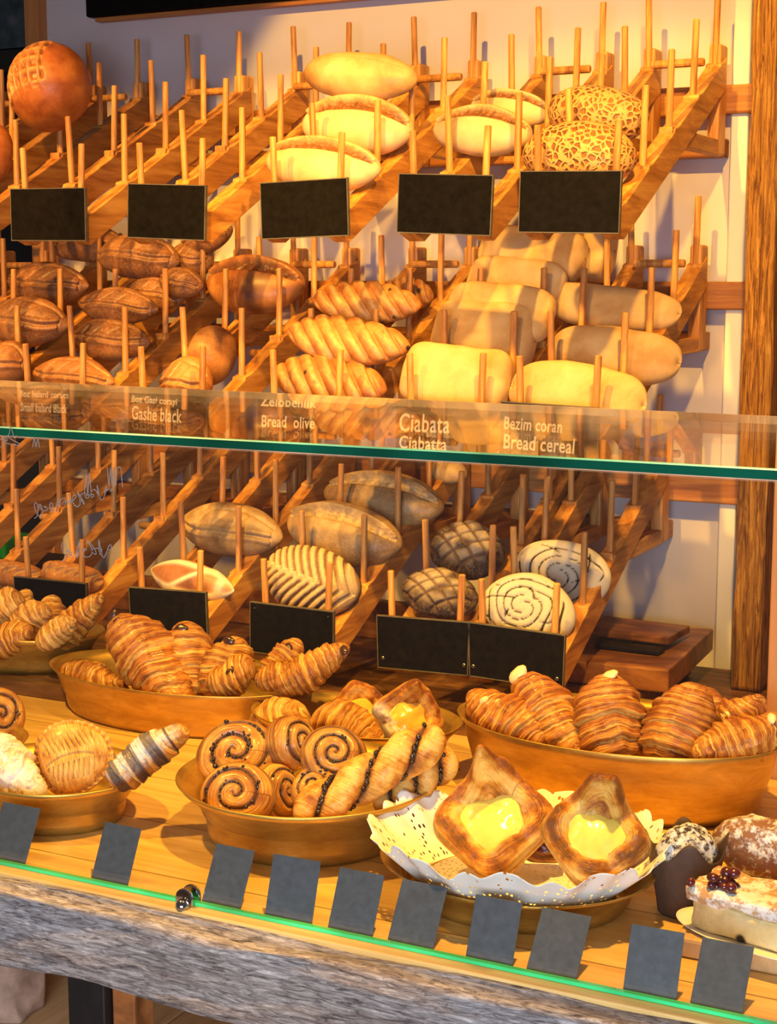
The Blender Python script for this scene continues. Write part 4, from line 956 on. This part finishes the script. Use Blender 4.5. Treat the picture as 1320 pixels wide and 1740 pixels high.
def danish(u, v, Y, rpx, label, group, side=0, up=.5, spin=0, cust=M_CUST, sugar=0, name='custard_danish', peak=(.9, .55), sx=1.0):
    p = atY(u, v, Y); R = rpx*dep(p)/F; ps[0] += 1
    V, q, at, z = danish_geo(R, ps[0] % 13, peak=peak)
    if sugar: at['flour'] = sstep(.1, -.5, V[:, 0]/R+V[:, 1]/R*.6)*sugar
    o = mesh(name, V, q, M_DANISH, attrs=at); o.matrix_world = face_matrix(p, nvec(p, side, up), spin=spin) @ Matrix.Diagonal((sx, 1, 1, 1))
    tag(o, label, 'pastry', group)
    n = 60; rr = np.linspace(0, 1, 20); th = np.linspace(0, 2*pi, n, endpoint=False); Q, Th = np.meshgrid(rr, th, indexing='ij')
    k = R*.66*(1+.10*np.sin(Th*3+ps[0])+.06*np.sin(Th*5)); X = k*Q*np.cos(Th); Yv = k*Q*np.sin(Th)-.10*R; X = X-.10*R; Z = R*(.27-.14*Q**2)+R*.02*nz(np.stack([X, Yv, X*0], -1)/R, 6, ps[0])
    V, q = grid_closed(np.concatenate([np.stack([X, Yv, Z], -1), np.stack([X, Yv, Z*0-.0], -1)[::-1]], 0)); mesh('custard', V, q, cust, o)
    return o
danish(612, 1216, 1.585, 52, 'sugared danish with golden custard, left of the two in the rear bowl', gg, side=.1, up=.6, spin=.9, cust=M_CUSTO, sugar=1, peak=(.8, .1))
danish(694, 1216, 1.565, 50, 'sugared danish with a peaked end, right of the two in the rear bowl', gg, side=.2, up=.3, spin=.5, cust=M_CUSTO, sugar=1, peak=(.8, .6))
# plate H
def doily_obj():
    n = 360; nr = 26; th = np.linspace(0, 2*pi, n, endpoint=False)
    rs = [(.02, .0095), (.4, .0095), (.72, .0105)]+[(.76+.34*k/22, .0175+.040*(k/22)**1.1) for k in range(23)]
    a, b_ = .122, .104; P = []
    for k, (r, z) in enumerate(rs):
        f = max(0, (r-.8)/.32); sc = 1+f*.035*np.abs(np.sin(th*17)) ; wav = f*.0045*np.sin(th*9+1)+f*.003*np.sin(th*23)
        P.append(np.stack([a*r*sc*np.cos(th), b_*r*sc*np.sin(th), z+wav+0*th+f*.004*np.abs(np.sin(th*17))], -1))
    P = np.array(P); V, q = grid_closed(P)
    puv = np.stack(np.meshgrid(np.linspace(0, 1, len(rs)), th, indexing='ij'), -1); rr = np.array([r for r, z in rs])[:, None]*np.ones((1, n))
    puv = np.stack([rr*1.0, th[None, :]*np.ones((len(rs), 1)), rr*0], -1)
    o = mesh('paper_doily', V, q, DOILY, attrs=dict(puv=puv.reshape(-1, 3))); o.location = (PX, PY, ZT+.0005)
    s = o.modifiers.new('thick', 'SOLIDIFY'); s.thickness = .0003
    tag(o, 'white scalloped paper doily with punched holes lining the shallow brass dish', 'doily')
doily_obj()
gh = 'custard danishes on the doily'
danish(838, 1392, 1.270, 84, 'larger custard danish with a tall folded peak, left on the doily', gh, side=-.2, up=.7, spin=.95, peak=(.78, .95))
danish(925, 1430, 1.30, 34, 'dark berry pastry barely seen between the two custard danishes', None, side=0, up=.4, cust=M_BERRY, name='berry_pastry', peak=(.9, .1))
danish(1012, 1418, 1.225, 76, 'custard danish with a rolled-over peak, right on the doily', gh, side=.0, up=.6, spin=.60, peak=(.78, .85))
# E bowl
def turnover():
    p = atY(120, 1292, 1.265); R = 66*dep(p)/F; nr = 60; nth = 160
    r = np.linspace(0, 1, nr); th = np.linspace(0, 2*pi, nth, endpoint=False); Q, Th = np.meshgrid(r, th, indexing='ij')
    den = 1+.10*np.cos(Th-.6)+.04*np.cos(3*Th); x = R*Q*den*np.cos(Th); y = R*Q*den*np.sin(Th)*1.0
    z = R*.45*np.clip(1-Q**2.2, 0, 1)**.6+R*.05
    z = np.where(Q > .88, R*(.10+.04*np.sin(Th*34)), z)
    X = x/R; Y_ = y/R
    mid = np.exp(-((Y_+.08+.35*X*X-.1)/.035)**2)*(np.abs(X) < .62)
    sl = X*7.5+np.abs(Y_+.05)*2.2; slit = np.exp(-((sl-np.round(sl))/.11)**2)*(np.abs(Y_) > .16)*(np.abs(Y_) < .62)*(Q < .74)
    m = np.clip(mid*.7+slit, 0, 1); z -= R*.06*m
    top = np.stack([x, y, z], -1); side = np.stack([np.stack([x[-1]*k, y[-1]*k, np.full(nth, zz*R)], -1) for k, zz in ((1.0, -.02), (.9, -.12), (.01, -.15))])
    V, q = grid_closed(np.concatenate([top, side], 0))
    lay = np.concatenate([.45+.25*nz(top/R, 4, 3), np.full((3, nth), .3)], 0); puv = np.concatenate([np.stack([X*3, Y_*2, X*0], -1), np.zeros((3, nth, 3))], 0)
    sc = np.concatenate([m*.35, np.zeros((3, nth))], 0)
    o = mesh('turnover', V, q, M_CROISL, attrs=dict(lay=lay.ravel(), puv=puv.reshape(-1, 3), score=sc.ravel())); o.matrix_world = face_matrix(p, nvec(p, -.1, .3), spin=.25)
    tag(o, 'golden scored apple-style turnover in the centre of the left front bowl', 'pastry')
turnover()
def cho(V, L, r): return sstep(-.2, .6, V[:, 2]/r)*(.35+.65*sstep(-.1, .7, nz(V/r, 2.0, 4)+.5))
o = croissant((183, 1330, 1.225), (318, 1236, 1.275), 62, 'sugar-dusted dark-striped pastry pointing right out of the left front bowl', M_CROISR, 'pastries in the left front bowl', n=7, name='striped_pastry', flour=lambda V, L, r: sstep(.1, .9, V[:, 2]/r+V[:, 1]/r*.5)*1.0, bend=.03, tipb=.85, tipt=.5)
n_ = len(o.data.vertices); co = np.empty(n_*3, dtype=np.float32); o.data.vertices.foreach_get('co', co); co = co.reshape(-1, 3)
xx = (co[:, 0]-co[:, 0].min())/(co[:, 0].max()-co[:, 0].min()); ss = sstep(.30, .22, np.abs((xx*4.2) % 1-.5))*(co[:, 2] > -.01)*(xx < .8)
at = o.data.attributes.new('score', 'FLOAT', 'POINT'); at.data.foreach_set('value', (ss*.97).astype(np.float32))
fa = o.data.attributes['flour']; fv = np.empty(n_, dtype=np.float32); fa.data.foreach_get('value', fv); fa.data.foreach_set('value', (fv*(1-.8*ss)).astype(np.float32))
croissant((70, 1352, 1.205), (-38, 1256, 1.235), 78, 'powder-covered pastry cut by the left edge in the left front bowl', M_CROIS, 'pastries in the left front bowl', n=5, name='powdered_pastry', flour=lambda V, L, r: sstep(-.6, .3, V[:, 2]/r)*1.0, bend=-.04)
# F
p = atY(-2, 1216, 1.37); R = 46*dep(p)/F; V, q, at, pts = roll_geo(R, R*.45, 5, 2.4); o = mesh('spiral_roll', V, q, M_SWIRLP, attrs=at); o.matrix_world = face_matrix(p, nvec(p, .3, .2)); tag(o, 'spiral roll cut by the left edge above the powdered pastry', 'pastry')
V, q = blobs(pts, R*.05, 4); mesh('raisin_filling', V, q, M_RAISIN, o)

# muffin
mp_ = atZ(1152, 1560, .9205)
mf = empty('chocolate_muffin', tuple(mp_+np.array([0, .02, 0]))); tag(mf, 'sugar-dusted chocolate muffin in a dark tulip paper on the counter', 'muffin')
def wrapper():
    n = 160; th = np.linspace(0, 2*pi, n, endpoint=False); P = []
    for k in range(16):
        f = k/15; r = .0235+.0085*f; z = .058*f; pe = np.abs(np.cos(2*th))**3
        zz = z+f**3*(.020*pe-.006); rr = r*(1+f**2*.14*pe+.02*np.sin(th*8)*f)
        P.append(np.stack([rr*np.cos(th), rr*np.sin(th), zz], -1))
    P.insert(0, np.stack([.001*np.cos(th), .001*np.sin(th), 0*th], -1))
    V, q = grid_closed(np.array(P)); o = mesh('tulip_wrapper', V, q, WRAP, mf); s = o.modifiers.new('t', 'SOLIDIFY'); s.thickness = .0005; o.rotation_euler = (0, 0, .35)
wrapper()
r = np.linspace(0, pi, 60); P = np.array([[(sin(a)*cos(2*pi*j/80), sin(a)*sin(2*pi*j/80), cos(a)) for j in range(80)] for a in r])
P = P*np.array([.0265, .0265, .024]); P *= (1+.07*nz(P/.027, 4, 3)+.035*nz(P/.027, 11, 5))[..., None]; V, q = grid_closed(P); o = mesh('muffin_top', V, q, M_MUFF, mf); o.location = (0, 0, .052)

# serving board, cake slices
bo = wb('serving_board', W_LSHELF, -.345, -.02, 1.20, 1.42, .9203, .937, 'wooden serving board under the cakes at the lower right', 'board')
def lump(name, u, v, Y, wpx, hpx, mat, label, seed, depth=.8, yaw=0, e=.0):
    p = atY(u, v, Y); a = wpx/2*dep(p)/F; h = hpx/2*dep(p)/F
    th = np.linspace(0, pi, 90); P = np.array([[(cos(t_), sin(t_)*cos(2*pi*j/100), sin(t_)*sin(2*pi*j/100)) for j in range(100)] for t_ in th])
    P = np.sign(P)*np.abs(P)**.85
    P = P*np.array([a, a*depth, h]); P *= (1+.06*nz(P/a, 3.5, seed)+.035*nz(P/a, 10, seed+1))[..., None]; V, q = grid_closed(P); o = mesh(name, V, q, mat); o.location = p; o.rotation_euler = (0, 0, yaw); tag(o, label, 'pastry'); return o
lump('cocoa_pastry', 1290, 1438, 1.36, 160, 100, M_CHOCCAKE, 'sugar-dusted cocoa pastry behind the cake slice at the right edge', 4, .6, -.2)
p = atZ(1262, 1592, .9385)
cs = empty('cake_slice', tuple(p), (0, 0, -.22)); tag(cs, 'slice of berry crumb cake on white paper at the lower right', 'cake')
def slab_lump(x0, x1, y0, y1, z0, z1, seed, nse=.0016, n=50):
    b = MB(); b.box(x0, x1, y0, y1, z0, z1, .004); import bmesh
    me = bpy.data.meshes.new('t'); me.from_pydata(b.V, [], b.F); bm = bmesh.new(); bm.from_mesh(me); bmesh.ops.subdivide_edges(bm, edges=bm.edges[:], cuts=7, use_grid_fill=True)
    V = np.array([v.co[:] for v in bm.verts]); F_ = [[v.index for v in f.verts] for f in bm.faces]; bm.free()
    V = V+nse*np.stack([nz(V, 160, seed), nz(V, 170, seed+1), nz(V, 150, seed+2)], -1); return V, F_
V, q = slab_lump(-.042, .07, -.012, .040, .0, .026, 3); mesh('cake_crumb', V, q, M_CRUMB, cs)
V, q = slab_lump(-.046, .07, -.015, .042, .024, .037, 6, .003); mesh('crumble_top', V, q, M_CAKETOP, cs)
pts = [(-.040+.006*i+random.uniform(-.003, .003), -.013+random.uniform(-.003, .012), .034+random.uniform(-.010, .008)) for i in range(8)]+[(-.018+random.uniform(-.008, .010), random.uniform(-.012, .01), .037+random.uniform(0, .012)) for _ in range(12)]
V, q = blobs(pts, .0052, 2); mesh('berries', V, q, M_BERRY, cs)
P = np.array([[(rr*cos(2*pi*j/60)*.085+.02, rr*sin(2*pi*j/60)*.040+.012, zz) for j in range(60)] for rr, zz in ((.01, -.0006), (.9, -.0006), (1, .0015))]); V, q = grid_closed(P)
o = mesh('paper_plate', V, q, plain('white_paper', (.82, .80, .77), .7), cs); s = o.modifiers.new('t', 'SOLIDIFY'); s.thickness = .0006

# ------------------------------------------------------------------ small slate cards behind the front glass
CARDS = [((-22, 1462), (42, 1472), (5, 1362)), ((154, 1495), (217, 1512), (177, 1396)), ((342, 1540), (408, 1552), (367, 1433)), ((450, 1560), (529, 1573), (466, 1450)), ((556, 1585), (632, 1600), (577, 1473)),
         ((657, 1604), (735, 1619), (682, 1493)), ((790, 1634), (870, 1650), (807, 1519)), ((893, 1658), (978, 1673), (920, 1541)), ((1058, 1690), (1148, 1704), (1074, 1569)), ((1171, 1720), (1260, 1735), (1193, 1592))]
WHERE = ['leftmost, below the left front bowl', 'second from left, left of the chrome clamp', 'third from left, right of the chrome clamp', 'fourth from left, below the raisin roll bowl', 'fifth from left',
         'sixth from left', 'seventh from left', 'eighth from left', 'ninth from left, below the muffin', 'rightmost, below the cake slice']
for i, (bl, br, tl) in enumerate(CARDS):
    yb = 1.1205; zc_ = .9206
    rb_ = ray(*bl); xb = float((CC+rb_*(yb/rb_[1]))[0]); rb2 = ray(*br); xe = float((CC+rb2*(yb/rb2[1]))[0])
    rt = ray(*tl); k = xb/rt[0]; t_ = CC+rt*k
    zb_ = float((CC+rb_*(yb/rb_[1]))[2])
    w_ = xe-xb; dy_ = max(.010, float(t_[1])-yb); dz_ = float(t_[2])-zc_
    hgt = sqrt(dy_**2+dz_**2); lean = math.atan2(dy_, dz_)
    r_ = empty('price_card', (xb+w_/2, yb, zc_), (-lean, 0, random.uniform(-.03, .03)))
    tag(r_, f'small blank slate-grey card behind the front glass, {WHERE[i]}', 'card', 'slate cards along the front glass')
    b = MB(); b.box(-w_/2, w_/2, 0, .0009, .001, hgt, .0003); b.build('card_face', SLATE, r_)
    b = MB(); b.add([(-.002, .001, hgt*.4), (.002, .001, hgt*.4), (.002, .001, .004), (-.002, .001, .004), (-.002, .012, .012), (.002, .012, .012)], [(0, 1, 2, 3), (0, 4, 5, 1), (2, 5, 4, 3), (0, 3, 4), (1, 5, 2)])
    b.build('support_tab', BLACKM, r_)

# ------------------------------------------------------------------ paper bag on the lower shelf
pb = atZ(0, 1750, .602)
n = 120; th = np.linspace(0, 2*pi, n, endpoint=False); P = []
for k in range(40):
    f = k/39; rx = .060*(1+.06*f); ry = .04*(1-.2*f)
    den = (np.abs(np.cos(th))**4+np.abs(np.sin(th))**4)**(-.25)
    P.append(np.stack([rx*den*np.cos(th), ry*den*np.sin(th), f*.085+f**4*.012*np.sin(th*5+1)+0*th], -1))
P = np.array(P); P += np.stack([nz(P, 60, 2), nz(P, 66, 4), nz(P, 50, 6)], -1)*.0045; P[:, :, 2] = np.maximum(P[:, :, 2], 0)
P[0, :, 2] = 0
V, q = grid_closed(P); o = mesh('paper_bag', V, q, PAPER, None, False); o.location = (float(pb[0])-.055, float(pb[1])+.05, .601); s = o.modifiers.new('t', 'SOLIDIFY'); s.thickness = .0006
tag(o, 'crumpled open brown paper bag on the shelf below the counter, lower left', 'bag')
